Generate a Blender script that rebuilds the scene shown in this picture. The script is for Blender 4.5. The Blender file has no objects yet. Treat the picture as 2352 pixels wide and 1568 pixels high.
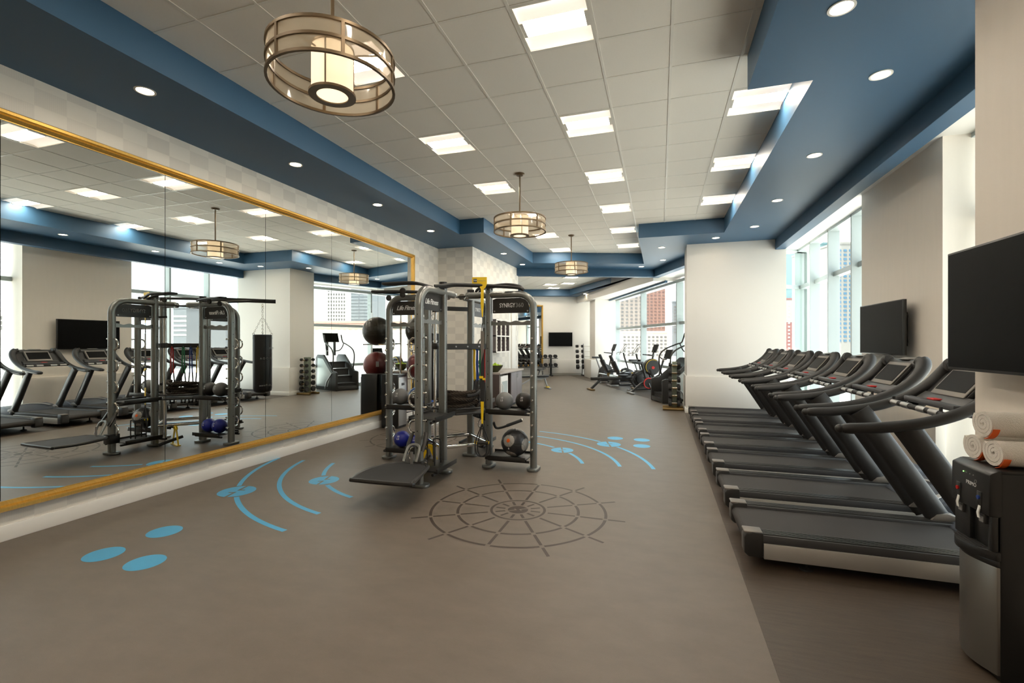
import bpy, bmesh, math, random
from mathutils import Vector, Matrix
R_ = math.radians
sc = bpy.context.scene
COL = sc.collection

# ------------------------------------------------------------------ camera, world, sun, exposure
cam = bpy.data.cameras.new('camera')
cam.sensor_width = 36.0
cam.lens = 36.0 * 1071.0 / 2352.0
cam.shift_y = 2.0 / 2352.0
cam.clip_start, cam.clip_end = 0.05, 2000
camo = bpy.data.objects.new('camera', cam)
COL.objects.link(camo)
camo.location = (0, 0, 1.65)
camo.rotation_euler = (R_(90), 0, R_(17.6126))
sc.camera = camo

world = bpy.data.worlds.new('sky')
sc.world = world
world.use_nodes = True
wn = world.node_tree.nodes
wn['Background'].inputs['Color'].default_value = (0.88, 0.945, 1.0, 1)
wn['Background'].inputs['Strength'].default_value = 2.2

sun = bpy.data.lights.new('sun', 'SUN')
sun.energy = 11.5
sun.angle = R_(2)
sun.color = (1.0, 0.95, 0.88)
suno = bpy.data.objects.new('sun', sun)
COL.objects.link(suno)
suno.location = (-20, -20, 40)
suno.rotation_euler = Vector((0.34, 0.36, -0.87)).to_track_quat('-Z', 'Y').to_euler()

sc.view_settings.view_transform = 'Standard'
sc.view_settings.look = 'None'
sc.view_settings.exposure = 0.72
sc.view_settings.gamma = 1.0
sc.view_settings.use_curve_mapping = False
sc.cycles.use_denoising = True
sc.cycles.max_bounces = 10
sc.cycles.diffuse_bounces = 5
sc.cycles.glossy_bounces = 5
sc.cycles.transparent_max_bounces = 16
sc.cycles.sample_clamp_indirect = 6.0
sc.cycles.caustics_reflective = False
sc.cycles.caustics_refractive = False

# ------------------------------------------------------------------ helpers
def circ(r, n=12, b=None):
    b = r if b is None else b
    return [(r * math.cos(2 * math.pi * i / n), b * math.sin(2 * math.pi * i / n)) for i in range(n)]

def rrect(w, h, r, n=3):
    p = []
    for cx, cy, a0 in ((w/2-r, h/2-r, 0), (-w/2+r, h/2-r, 90), (-w/2+r, -h/2+r, 180), (w/2-r, -h/2+r, 270)):
        for i in range(n + 1):
            a = R_(a0 + 90 * i / n)
            p.append((cx + r * math.cos(a), cy + r * math.sin(a)))
    return p

def arc3(c, r, a0, a1, n, u, v):
    c, u, v = Vector(c), Vector(u), Vector(v)
    return [c + u * (r * math.cos(R_(a0 + (a1 - a0) * i / n))) + v * (r * math.sin(R_(a0 + (a1 - a0) * i / n))) for i in range(n + 1)]

def smooth_path(pts, n=5, closed=False):
    pts = [Vector(p) for p in pts]
    out = []
    m = len(pts)
    rng = range(m) if closed else range(m - 1)
    for i in rng:
        p1, p2 = pts[i], pts[(i + 1) % m]
        p0 = pts[i - 1] if (i > 0 or closed) else p1
        p3 = pts[(i + 2) % m] if (i + 2 < m or closed) else p2
        for k in range(n):
            t = k / n
            out.append(0.5 * ((2 * p1) + (p2 - p0) * t + (2 * p0 - 5 * p1 + 4 * p2 - p3) * t * t + (3 * p1 - p0 - 3 * p2 + p3) * t ** 3))
    if not closed:
        out.append(pts[-1])
    return out

class MB:
    def __init__(s):
        s.v, s.f = [], []
    def add(s, vs, fs, M=None):
        b = len(s.v)
        s.v += [tuple(M @ Vector(v)) if M is not None else tuple(v) for v in vs]
        s.f += [tuple(i + b for i in f) for f in fs]
        return s
    def box(s, x0, x1, y0, y1, z0, z1, M=None):
        v = [(x, y, z) for z in (z0, z1) for y in (y0, y1) for x in (x0, x1)]
        return s.add(v, [(0, 2, 3, 1), (4, 5, 7, 6), (0, 1, 5, 4), (2, 6, 7, 3), (0, 4, 6, 2), (1, 3, 7, 5)], M)
    def cbox(s, c, sx, sy, sz, rot=None):
        M = Matrix.Translation(Vector(c))
        if rot is not None:
            M = M @ rot
        return s.box(-sx/2, sx/2, -sy/2, sy/2, -sz/2, sz/2, M)
    def prism(s, poly, z0, z1, M=None):
        n = len(poly)
        v = [(p[0], p[1], z0) for p in poly] + [(p[0], p[1], z1) for p in poly]
        f = [tuple(range(n - 1, -1, -1)), tuple(range(n, 2 * n))]
        f += [(i, (i + 1) % n, n + (i + 1) % n, n + i) for i in range(n)]
        return s.add(v, f, M)
    def prism_y(s, poly, y0, y1, M=None):       # poly in (x, z)
        T = Matrix(((1, 0, 0, 0), (0, 0, -1, 0), (0, 1, 0, 0), (0, 0, 0, 1)))
        return s.prism(poly, -y1, -y0, (M @ T) if M is not None else T)
    def sweep(s, path, prof, closed=False, up=(0, 0, 1), scales=None, cap=True):
        path = [Vector(p) for p in path]
        n, m = len(path), len(prof)
        up = Vector(up)
        vs, fs = [], []
        t0 = None
        nrm = None
        for i in range(n):
            if closed:
                t = path[(i + 1) % n] - path[i - 1]
            else:
                t = path[min(i + 1, n - 1)] - path[max(i - 1, 0)]
            if t.length < 1e-9:
                t = t0 or Vector((1, 0, 0))
            t.normalize()
            if nrm is None:
                nrm = up - t * up.dot(t)
                if nrm.length < 1e-3:
                    nrm = Vector((1, 0, 0)) - t * t.x
                    if nrm.length < 1e-3:
                        nrm = Vector((0, 1, 0)) - t * t.y
                nrm.normalize()
            else:
                q = t0.rotation_difference(t)
                nrm = q @ nrm
                nrm = (nrm - t * nrm.dot(t)).normalized()
            bi = t.cross(nrm)
            k = scales[i] if scales else 1.0
            for a, b in prof:
                vs.append(path[i] + bi * (a * k) + nrm * (b * k))
            t0 = t
        rng = range(n) if closed else range(n - 1)
        for i in rng:
            j = (i + 1) % n
            for q in range(m):
                r = (q + 1) % m
                fs.append((i * m + q, i * m + r, j * m + r, j * m + q))
        if not closed and cap:
            fs.append(tuple(range(m - 1, -1, -1)))
            fs.append(tuple((n - 1) * m + q for q in range(m)))
        return s.add(vs, fs)
    def tube(s, path, r, n=10, closed=False, scales=None):
        return s.sweep(path, circ(r, n), closed=closed, scales=scales)
    def cyl(s, p0, p1, r, n=16):
        return s.tube([p0, p1], r, n)
    def lathe(s, prof, c=(0, 0, 0), n=24, M=None):
        vs, fs = [], []
        m = len(prof)
        for i in range(n):
            a = 2 * math.pi * i / n
            for r, z in prof:
                vs.append((c[0] + r * math.cos(a), c[1] + r * math.sin(a), c[2] + z))
        for i in range(n):
            j = (i + 1) % n
            for q in range(m - 1):
                if prof[q][0] < 1e-6 and prof[q+1][0] < 1e-6:
                    continue
                fs.append((i * m + q, j * m + q, j * m + q + 1, i * m + q + 1))
        return s.add(vs, fs, M)
    def sphere(s, c, r, n=24, m=14, sz=1.0):
        prof = [(max(0.0, r * math.sin(math.pi * k / m)), -r * sz * math.cos(math.pi * k / m)) for k in range(m + 1)]
        return s.lathe(prof, c, n)
    def torus(s, c, R, r, n=28, m=8, M=None):
        prof_path = [Vector((R * math.cos(2*math.pi*i/n), R * math.sin(2*math.pi*i/n), 0)) for i in range(n)]
        MM = Matrix.Translation(Vector(c)) @ (M or Matrix())
        return s.sweep([MM @ p for p in prof_path], circ(r, m), closed=True, up=(MM.to_3x3() @ Vector((0, 0, 1))))
    def build(s, name, mat, parent=None, smooth=35, bevel=0, seg=2, kind=None):
        me = mesh_from(name, s.v, s.f, mat, smooth, bevel, seg)
        return link(name, me, parent, kind)

def mesh_from(name, v, f, mat, smooth=35, bevel=0, seg=2):
    me = bpy.data.meshes.new(name)
    me.from_pydata(v, [], f)
    bm = bmesh.new()
    bm.from_mesh(me)
    bmesh.ops.remove_doubles(bm, verts=bm.verts, dist=1e-6)
    bmesh.ops.dissolve_degenerate(bm, dist=1e-7, edges=bm.edges)
    bmesh.ops.recalc_face_normals(bm, faces=bm.faces)
    if bevel:
        es = [e for e in bm.edges if len(e.link_faces) == 2 and e.calc_face_angle(0) > R_(35)]
        bmesh.ops.bevel(bm, geom=es, offset=bevel, segments=seg, affect='EDGES', profile=0.5, clamp_overlap=True)
    bm.to_mesh(me)
    bm.free()
    if mat is not None:
        me.materials.append(mat)
    if smooth:
        me.shade_smooth()
        me.set_sharp_from_angle(angle=R_(smooth))
    return me

def link(name, me, parent=None, kind=None):
    o = bpy.data.objects.new(name, me)
    COL.objects.link(o)
    if parent is not None:
        o.parent = parent
    if kind:
        o['kind'] = kind
    return o

def empty(name, loc=(0, 0, 0), rz=0):
    o = bpy.data.objects.new(name, None)
    o.empty_display_size = 0.1
    COL.objects.link(o)
    o.location = loc
    o.rotation_euler = (0, 0, rz)
    return o

def tag(o, label, cat, group=None, kind=None):
    o['label'] = label
    o['category'] = cat
    if group:
        o['group'] = group
    if kind:
        o['kind'] = kind
    return o

def thing(name, label, cat, loc=(0, 0, 0), rz=0, group=None):
    return tag(empty(name, loc, rz), label, cat, group)

def struct(o, label, cat):
    return tag(o, label, cat, kind='structure')

def copy_tree(o, parent=None):
    c = o.copy()
    COL.objects.link(c)
    c.parent = parent
    for ch in o.children:
        copy_tree(ch, c)
    return c

def text_mesh(body, size, mat, extrude=0.001, shear=0.0, bold=0.0, spacing=1.0, width=None):
    cu = bpy.data.curves.new('txt', 'FONT')
    cu.body = body
    cu.size = size
    cu.extrude = extrude
    cu.shear = shear
    cu.offset = bold
    cu.space_character = spacing
    cu.align_x, cu.align_y = 'CENTER', 'CENTER'
    cu.resolution_u = 3
    ob = bpy.data.objects.new('txt', cu)
    COL.objects.link(ob)
    dg = bpy.context.evaluated_depsgraph_get()
    me = bpy.data.meshes.new_from_object(ob.evaluated_get(dg))
    bpy.data.objects.remove(ob)
    bpy.data.curves.remove(cu)
    me.materials.clear()
    me.materials.append(mat)
    if width:
        xs = [v.co.x for v in me.vertices]
        k = width / (max(xs) - min(xs))
        c = (max(xs) + min(xs)) / 2
        for v in me.vertices:
            v.co.x = (v.co.x - c) * k
    return me

def text(name, body, size, mat, loc, rot, parent, **k):
    o = link(name, text_mesh(body, size, mat, **k), parent)
    o.location = loc
    o.rotation_euler = rot
    return o
FACE_MY, FACE_PX, FACE_MX, FACE_PY = (R_(90), 0, 0), (R_(90), 0, R_(90)), (R_(90), 0, R_(-90)), (R_(90), 0, R_(180))

# ------------------------------------------------------------------ materials
def srgb(r, g, b):
    def l(c):
        c /= 255.0
        return c / 12.92 if c <= 0.04045 else ((c + 0.055) / 1.055) ** 2.4
    return (l(r), l(g), l(b), 1)

def mat(name, col, rough=0.5, metal=0.0, noise=0.0, nscale=40, bump=0.0, bscale=200, coat=0.0, spec=0.5, stretch=None):
    m = bpy.data.materials.new(name)
    m.use_nodes = True
    nt = m.node_tree
    b = nt.nodes['Principled BSDF']
    b.inputs['Base Color'].default_value = col
    b.inputs['Roughness'].default_value = rough
    b.inputs['Metallic'].default_value = metal
    b.inputs['Specular IOR Level'].default_value = spec
    if coat:
        b.inputs['Coat Weight'].default_value = coat
    if noise or bump:
        tc = nt.nodes.new('ShaderNodeTexCoord')
        src = tc.outputs['Object']
        if stretch:
            mp = nt.nodes.new('ShaderNodeMapping')
            mp.inputs['Scale'].default_value = stretch
            nt.links.new(src, mp.inputs['Vector'])
            src = mp.outputs['Vector']
    if noise:
        n = nt.nodes.new('ShaderNodeTexNoise')
        n.inputs['Scale'].default_value = nscale
        n.inputs['Detail'].default_value = 4
        nt.links.new(src, n.inputs['Vector'])
        mx = nt.nodes.new('ShaderNodeMix')
        mx.data_type = 'RGBA'
        mx.inputs['A'].default_value = tuple(max(0, c * (1 - noise)) for c in col[:3]) + (1,)
        mx.inputs['B'].default_value = tuple(min(1, c * (1 + noise)) for c in col[:3]) + (1,)
        nt.links.new(n.outputs['Fac'], mx.inputs['Factor'])
        nt.links.new(mx.outputs['Result'], b.inputs['Base Color'])
    if bump:
        n2 = nt.nodes.new('ShaderNodeTexNoise')
        n2.inputs['Scale'].default_value = bscale
        n2.inputs['Detail'].default_value = 3
        nt.links.new(src, n2.inputs['Vector'])
        bp = nt.nodes.new('ShaderNodeBump')
        bp.inputs['Strength'].default_value = bump
        bp.inputs['Distance'].default_value = 0.01
        nt.links.new(n2.outputs['Fac'], bp.inputs['Height'])
        nt.links.new(bp.outputs['Normal'], b.inputs['Normal'])
    return m

def emit(name, col, strength, base=(0.8, 0.8, 0.8, 1)):
    m = mat(name, base, 0.5)
    b = m.node_tree.nodes['Principled BSDF']
    b.inputs['Emission Color'].default_value = col
    b.inputs['Emission Strength'].default_value = strength
    return m

def glass_mat(name, tint, gloss=0.06, rough=0.0):
    m = bpy.data.materials.new(name)
    m.use_nodes = True
    nt = m.node_tree
    nt.nodes.clear()
    out = nt.nodes.new('ShaderNodeOutputMaterial')
    tr = nt.nodes.new('ShaderNodeBsdfTransparent')
    tr.inputs['Color'].default_value = tint
    gl = nt.nodes.new('ShaderNodeBsdfGlossy')
    gl.inputs['Roughness'].default_value = rough
    mx = nt.nodes.new('ShaderNodeMixShader')
    mx.inputs['Fac'].default_value = gloss
    nt.links.new(tr.outputs[0], mx.inputs[1])
    nt.links.new(gl.outputs[0], mx.inputs[2])
    nt.links.new(mx.outputs[0], out.inputs['Surface'])
    return m

def wallpaper():
    m = mat('wallpaper', srgb(226, 219, 206), 0.55)
    nt = m.node_tree
    L = nt.links.new
    N = nt.nodes.new
    tc = N('ShaderNodeTexCoord')
    sp = N('ShaderNodeSeparateXYZ')
    L(tc.outputs['Object'], sp.inputs[0])
    def math_(op, a, b=None):
        n = N('ShaderNodeMath')
        n.operation = op
        for i, x in enumerate((a, b)):
            if x is None:
                continue
            if isinstance(x, (int, float)):
                n.inputs[i].default_value = x
            else:
                L(x, n.inputs[i])
        return n.outputs[0]
    s = math_('ADD', sp.outputs['X'], sp.outputs['Y'])
    u = math_('FLOOR', math_('DIVIDE', s, 0.235))
    v = math_('FLOOR', math_('DIVIDE', sp.outputs['Z'], 0.155))
    par = math_('PINGPONG', math_('ADD', u, v), 1.0)
    cb = N('ShaderNodeCombineXYZ')
    L(u, cb.inputs[0])
    L(v, cb.inputs[1])
    wnz = N('ShaderNodeTexWhiteNoise')
    wnz.noise_dimensions = '2D'
    L(cb.outputs[0], wnz.inputs['Vector'])
    st = math_('MULTIPLY', math_('SINE', math_('MULTIPLY', s, 420.0)), 0.10)
    f = math_('ADD', math_('MULTIPLY', par, math_('ADD', math_('MULTIPLY', wnz.outputs['Value'], 0.5), 0.5)), math_('MULTIPLY', st, par))
    mx = N('ShaderNodeMix')
    mx.data_type = 'RGBA'
    mx.inputs['A'].default_value = srgb(232, 227, 217)
    mx.inputs['B'].default_value = srgb(217, 212, 203)
    L(f, mx.inputs['Factor'])
    b = nt.nodes['Principled BSDF']
    L(mx.outputs['Result'], b.inputs['Base Color'])
    return m

def plank_floor(name, c1, c2, rough, stretch=(1.6, 14.0, 1)):
    m = mat(name, c1, rough)
    nt = m.node_tree
    L = nt.links.new
    N = nt.nodes.new
    tc = N('ShaderNodeTexCoord')
    mp = N('ShaderNodeMapping')
    mp.inputs['Scale'].default_value = stretch
    mp.inputs['Rotation'].default_value = (0, 0, R_(4))
    L(tc.outputs['Object'], mp.inputs['Vector'])
    n = N('ShaderNodeTexNoise')
    n.inputs['Scale'].default_value = 3.0
    n.inputs['Detail'].default_value = 6
    n.inputs['Roughness'].default_value = 0.65
    L(mp.outputs[0], n.inputs['Vector'])
    n3 = N('ShaderNodeTexNoise')
    n3.inputs['Scale'].default_value = 260
    L(tc.outputs['Object'], n3.inputs['Vector'])
    ad = N('ShaderNodeMath')
    ad.operation = 'MULTIPLY_ADD'
    ad.inputs[1].default_value = 0.35
    L(n3.outputs['Fac'], ad.inputs[0])
    L(n.outputs['Fac'], ad.inputs[2])
    mx = N('ShaderNodeMix')
    mx.data_type = 'RGBA'
    mx.inputs['A'].default_value = c1
    mx.inputs['B'].default_value = c2
    mr = N('ShaderNodeMapRange')
    mr.inputs['From Min'].default_value = 0.4
    mr.inputs['From Max'].default_value = 0.95
    L(ad.outputs[0], mr.inputs['Value'])
    L(mr.outputs[0], mx.inputs['Factor'])
    b = nt.nodes['Principled BSDF']
    L(mx.outputs['Result'], b.inputs['Base Color'])
    bp = N('ShaderNodeBump')
    bp.inputs['Strength'].default_value = 0.12
    bp.inputs['Distance'].default_value = 0.01
    L(n3.outputs['Fac'], bp.inputs['Height'])
    L(bp.outputs['Normal'], b.inputs['Normal'])
    return m

m_paper = wallpaper()
m_white = mat('white_paint', srgb(233, 229, 222), 0.5, bump=0.03, bscale=300)
m_pier = mat('pier_wallcovering', srgb(238, 229, 217), 0.5, noise=0.03, nscale=3, stretch=(6, 6, 0.6))
m_trimw = mat('trim_white', srgb(236, 233, 226), 0.4)
m_blue = mat('blue_paint', srgb(52, 90, 120), 0.5, bump=0.03, bscale=250)
m_tile = mat('ceiling_tile', srgb(242, 237, 227), 0.85, noise=0.02, nscale=60, bump=0.12, bscale=350)
m_tbar = mat('grid_white', srgb(236, 232, 222), 0.45)
m_floor = plank_floor('rubber_floor', srgb(101, 91, 81), srgb(114, 103, 92), 0.44, (1.2, 2.2, 1))
m_floor2 = plank_floor('dark_floor', srgb(60, 50, 41), srgb(84, 71, 59), 0.45)
m_gold = mat('gold_frame', srgb(216, 174, 92), 0.34, 0.8, noise=0.18, nscale=14, stretch=(1, 6, 1))
m_mirror = mat('mirror_silver', (0.86, 0.89, 0.87, 1), 0.0, 1.0)
m_darkgap = mat('mirror_backing', (0.02, 0.02, 0.02, 1), 0.5)
m_glass = glass_mat('window_glass', (0.95, 0.98, 0.97, 1), 0.05)
m_frame = mat('window_frame_white', srgb(168, 178, 178), 0.4)
m_blackp = mat('black_plastic', (0.012, 0.012, 0.012, 1), 0.35)
m_black = mat('black_paint', (0.016, 0.015, 0.014, 1), 0.42)
m_rubber = mat('black_rubber', (0.018, 0.017, 0.017, 1), 0.7, bump=0.1, bscale=500)
m_screen = mat('screen_glass', (0.005, 0.005, 0.005, 1), 0.4, spec=0.05)
m_rig = mat('rig_grey_metal', (0.235, 0.24, 0.228, 1), 0.34, 0.7)
m_rigdark = mat('rig_dark_metal', (0.03, 0.028, 0.026, 1), 0.35, 0.4)
m_chrome = mat('chrome', (0.82, 0.80, 0.76, 1), 0.12, 1.0)
m_steel = mat('brushed_steel', (0.42, 0.41, 0.40, 1), 0.36, 0.9)
m_silver = mat('silver_paint', (0.40, 0.40, 0.40, 1), 0.36, 0.7)
m_bronze = mat('bronze_metal', (0.15, 0.105, 0.06, 1), 0.40, 0.6)
m_orange = mat('orange_trim', srgb(226, 96, 22), 0.6)
m_towel = mat('white_towel', srgb(238, 232, 222), 0.95, bump=0.6, bscale=260)
m_yellow = mat('yellow_plastic', srgb(240, 200, 20), 0.45)
m_red = mat('red_plastic', srgb(196, 30, 26), 0.4)
m_green = mat('green_rubber', srgb(20, 120, 70), 0.5)
m_bluer = mat('blue_rubber', srgb(24, 62, 140), 0.5)
m_text = mat('white_lettering', srgb(232, 232, 230), 0.5)
m_textg = mat('grey_lettering', srgb(140, 140, 138), 0.5)
m_mark_d = mat('dark_floor_print', srgb(62, 50, 42), 0.5)
m_mark_b = mat('blue_floor_print', srgb(78, 172, 218), 0.45)
m_lens = emit('light_lens', (1.0, 0.89, 0.74, 1), 36.0)
m_lens2 = emit('light_side_panel', (1.0, 0.84, 0.68, 1), 0.52)
m_down = emit('downlight_lamp', (1.0, 0.80, 0.54, 1), 24.0)
m_shade = emit('pendant_inner_shade', (1.0, 0.76, 0.46, 1), 0.62, (0.5, 0.46, 0.4, 1))
m_shadeb = emit('pendant_diffuser', (1.0, 0.80, 0.52, 1), 0.85)
def film_mat():
    m = glass_mat('pendant_film', (0.93, 0.86, 0.76, 1), 0.07, 0.08)
    nt = m.node_tree
    out = [n for n in nt.nodes if n.type == 'OUTPUT_MATERIAL'][0]
    prev = out.inputs['Surface'].links[0].from_socket
    tl = nt.nodes.new('ShaderNodeBsdfTranslucent')
    tl.inputs['Color'].default_value = (0.80, 0.68, 0.52, 1)
    df = nt.nodes.new('ShaderNodeBsdfDiffuse')
    df.inputs['Color'].default_value = (0.74, 0.64, 0.50, 1)
    m1 = nt.nodes.new('ShaderNodeMixShader')
    m1.inputs['Fac'].default_value = 0.5
    nt.links.new(tl.outputs[0], m1.inputs[1])
    nt.links.new(df.outputs[0], m1.inputs[2])
    m2 = nt.nodes.new('ShaderNodeMixShader')
    m2.inputs['Fac'].default_value = 0.38
    nt.links.new(prev, m2.inputs[1])
    nt.links.new(m1.outputs[0], m2.inputs[2])
    nt.links.new(m2.outputs[0], out.inputs['Surface'])
    return m
m_organza = film_mat()

# ------------------------------------------------------------------ room shell
PHI = R_(21.5)
P0 = Vector((-0.18, 15.43, 0))
EA = Vector((math.cos(PHI), math.sin(PHI), 0))
DB = Vector((-math.sin(PHI), math.cos(PHI), 0))
def ab(a, b, z=0.0):
    return P0 + EA * a + DB * b + Vector((0, 0, z))
MBACK = Matrix.Translation(P0) @ Matrix.Rotation(PHI, 4, 'Z')      # local (a, b, z) -> world
XM = -5.2      # left wall face
ZS, ZC, ZB = 3.95, 4.26, 3.72   # soffit, tile ceiling, beam bottom

win_far = ab(0.95, 9.2)
left_far = ab(-6.5, 9.2)
floor = MB().prism([(-9.6, -7.0), (3.62, -7.0), (3.62, 13.95), (2.05, 12.75), (win_far.x, win_far.y), (left_far.x, left_far.y)], -0.2, 0.0).build('floor', m_floor)
struct(floor, 'grey-brown rubber sports floor of the gym', 'floor')
MB().prism([(0.555, -7.0), (3.55, -7.0), (3.55, 13.9), (2.6, 12.9), (0.555, 12.9)], 0.0, 0.002).build('dark_floor_strip', m_floor2, floor)
q1, q2, q3, q4 = ab(-0.45, -2.6), ab(0.95, -2.6), ab(0.95, 8.8), ab(-1.1, 8.8)
MB().prism([(q1.x, q1.y), (q2.x, q2.y), (q3.x, q3.y), (q4.x, q4.y)], 0.0, 0.002).build('dark_floor_strip', m_floor2, floor)

def wall(name, poly, z0, z1, m, label):
    return struct(MB().prism(poly, z0, z1).build(name, m), label, 'wall')
wl = wall('wall_left', [(-5.45, -7.0), (XM, -7.0), (XM, 10.38), (-5.45, 10.38)], 0, 4.5, m_paper, 'long wall in checked wallpaper carrying the big mirror')
wbump = wall('wall_left_bump', [(-5.6, 10.38), (-4.29, 10.38), (-4.23, 13.95), (-5.6, 14.4)], 0, 4.5, m_paper, 'projecting wall block in checked wallpaper beside the counter')
pc = ab(-5.6, 0.25)
pd = ab(-5.6, 9.2)
wall('wall_left_rear', [(-5.6, 13.6), (-4.6, 13.75), (pc.x, pc.y), (pd.x, pd.y), (pd.x - 0.3, pd.y), (pc.x - .3, pc.y - .3)], 0, 4.5, m_paper, 'side wall of the free weights area')
f0, f1, f2, f3 = ab(-6.2, 8.9), ab(1.2, 8.9), ab(1.2, 9.2), ab(-6.2, 9.2)
wfar = wall('wall_far', [tuple(p.xy) for p in (f0, f1, f2, f3)], 0, 4.5, m_white, 'pale far end wall of the gym with screen and gold mirror')
wall('wall_rear', [(-5.6, -7.2), (3.7, -7.2), (3.7, -7.0), (-5.6, -7.0)], 0, 4.5, m_white, 'plain white wall opposite the far end')
wnear = wall('wall_pier_front', [(1.86, -7.0), (3.75, -7.0), (3.75, 3.62), (1.86, 3.62)], 0, 4.5, m_pier, 'beige wall beside the water cooler')
wall('wall_pier_screen', [(3.06, 6.53), (3.75, 6.53), (3.75, 8.76), (3.06, 8.76)], 0, 4.5, m_pier, 'beige pier between the windows behind the treadmills')
MB().box(2.98, 3.08, 6.50, 8.79, 0, 0.86).build('pier_base', m_pier, bpy.data.objects['wall_pier_screen'], bevel=0.006)
wpil = wall('wall_pillar', [(0.60, 11.70), (2.67, 11.70), (2.67, 12.75), (0.60, 12.75)], 0, 4.5, m_white, 'thick white pillar at the end of the treadmill row')
MB().box(0.57, 2.70, 11.64, 12.80, 0, 0.86).build('pillar_base', m_white, wpil, bevel=0.006)
MB().box(0.555, 2.715, 11.625, 12.815, 0, 0.12).build('baseboard', m_trimw, wpil, bevel=0.004)
wp2 = struct(MB().box(-0.22, 0.74, 6.72, 7.75, 0, 4.5, MBACK).build('wall_pillar_far', m_white), 'white pillar near the far window', 'wall')
MB().box(-0.46, 0.76, 6.50, 7.90, 0, 0.86, MBACK).build('pillar_base', m_white, wp2, bevel=0.006)
# far wall low panel
MB().box(-2.05, -0.35, 8.74, 8.92, 0.10, 0.80, MBACK).build('low_panel', m_white, wfar, bevel=0.006)
MB().box(-6.0, 0.9, 8.86, 8.92, 0, 0.12, MBACK).build('baseboard', m_trimw, wfar, bevel=0.004)
bb = struct(MB().box(XM, XM + 0.02, -7.0, 10.38, 0, 0.13).build('baseboard_left', m_trimw, bevel=0.004), 'white baseboard along the mirror wall', 'baseboard')
bb2 = MB().box(-5.2, -4.27, 10.355, 10.38, 0, 0.13).box(-4.29, -4.265, 10.36, 13.95, 0, 0.13).build('baseboard_bump', m_trimw, bevel=0.004)
struct(bb2, 'white baseboard around the projecting wall block', 'baseboard')
tr1 = MB().box(-4.30, -4.20, 13.25, 13.62, 0, 3.1).box(-4.27, -4.235, 13.0, 13.25, 0, 3.0).build('trim_1', m_trimw, bevel=0.008)
struct(tr1, 'white panelled door casing at the end of the projecting wall', 'trim')

# ceiling: backing slab, tiles, grid bars
ceil = struct(MB().prism([(-10.5, -7.3), (3.8, -7.3), (3.8, 14.6), (2.4, 14.6), (-2.2, 25.6), (-10.5, 23)], 4.5, 4.7).build('ceiling', m_white), 'suspended ceiling of off-white tiles', 'ceiling')
T, GX0, GY0 = 0.613, -1.13, 4.064
lights = []
for col in (0, -3):
    for row in (-13, -10, -7, -4, -1, 2, 5, 8, 11, 14):  # negative rows before the last one are unseen, added to brighten the near ceiling
        lights.append((col, row))
for row in (2, 5, 8):
    lights.append((3, row))
def mesh_box(name, sx, sy, sz, m, bevel=0.0):
    b = MB().box(-sx/2, sx/2, -sy/2, sy/2, 0, sz)
    return mesh_from(name, b.v, b.f, m, 0, bevel)
me_tile = mesh_box('ceiling_tile', T - 0.012, T - 0.012, 0.02, m_tile, 0.002)
CO = set(lights)
for i in range(-5, 5):
    for j in range(-18, 17):
        if (i, j) in CO:
            continue
        x, y = GX0 + (i + .5) * T, GY0 + (j + .5) * T
        if y > 14.3 or x < -4.6 or (x > 1.6) or (x > 1.1 and y < 4.4):
            continue
        o = link('ceiling_tile', me_tile, ceil)
        o.location = (x, y, ZC)
for i in range(-5, 6):
    MB().box(GX0 + i*T - .012, GX0 + i*T + .012, -6.9, 14.4, ZC - .004, ZC + .02).build('grid_bar', m_tbar, ceil, smooth=0)
for j in range(-18, 18):
    MB().box(-4.4, 1.75, GY0 + j*T - .012, GY0 + j*T + .012, ZC - .003, ZC + .019).build('grid_bar', m_tbar, ceil, smooth=0)
# rear tray tiles (turned with the rear of the room)
TB = R_(33)
MT = Matrix.Translation(Vector((-4.22, 22.7, 0))) @ Matrix.Rotation(TB, 4, 'Z')
for i in range(-7, 1):
    for j in range(-13, 1):
        p = MT @ Vector(((i + .5) * T - .05, (j + .5) * T, ZC))
        if p.x > 1.2 or (p.xy - P0.xy).dot(DB.xy) < 0.3:
            continue
        o = link('ceiling_tile', me_tile, ceil)
        o.location = p
        o.rotation_euler = (0, 0, TB)

# blue soffit, beams
sf = MB()
sf.prism([(-5.2, -7.0), (-4.07, -7.0), (-4.07, 9.13), (-5.2, 9.13)], ZS, 4.5)
sf.prism([(-5.2, 9.13), (-3.52, 9.13), (-3.52, 13.07), (-5.2, 13.07)], ZS, 4.5)
sf.prism([(-3.52, 13.07), (-0.45, 14.2), (0.2, 15.3), (-0.14, 15.62), (-4.6, 14.2), (-5.2, 14.2), (-5.2, 13.07)], ZS, 4.5)
sf.prism([(0.76, -7.0), (2.65, -7.0), (2.65, 4.70), (0.76, 4.70)], ZS, 4.5)
sf.prism([(1.28, 4.70), (2.65, 4.70), (2.65, 10.65), (1.28, 10.65)], ZS, 4.5)
sf.prism([(-0.45, 10.65), (2.65, 10.65), (2.65, 11.8), (1.7, 12.9), (0.2, 15.3), (-0.45, 14.2)], ZS, 4.5)
soff = struct(sf.build('ceiling_soffit', m_blue, smooth=0), 'dark blue dropped soffit framing the tiled ceiling', 'ceiling')
struct(MB().box(2.45, 2.65, -7.0, 11.72, ZB, ZS + .05).build('ceiling_beam_window', m_blue, smooth=0, bevel=0.004), 'dark blue beam along the treadmill windows', 'beam')
struct(MB().box(-5.0, 0.0, -0.02, 0.20, ZB, ZS + .05, MBACK).build('ceiling_beam_cross', m_blue, smooth=0, bevel=0.004), 'dark blue beam crossing the room past the third pendant', 'beam')
struct(MB().box(0.0, 0.22, -3.6, 0.20, ZB, ZS + .05, MBACK).build('ceiling_beam_rear', m_blue, smooth=0, bevel=0.004), 'dark blue beam meeting the cross beam at the rear windows', 'beam')
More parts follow.
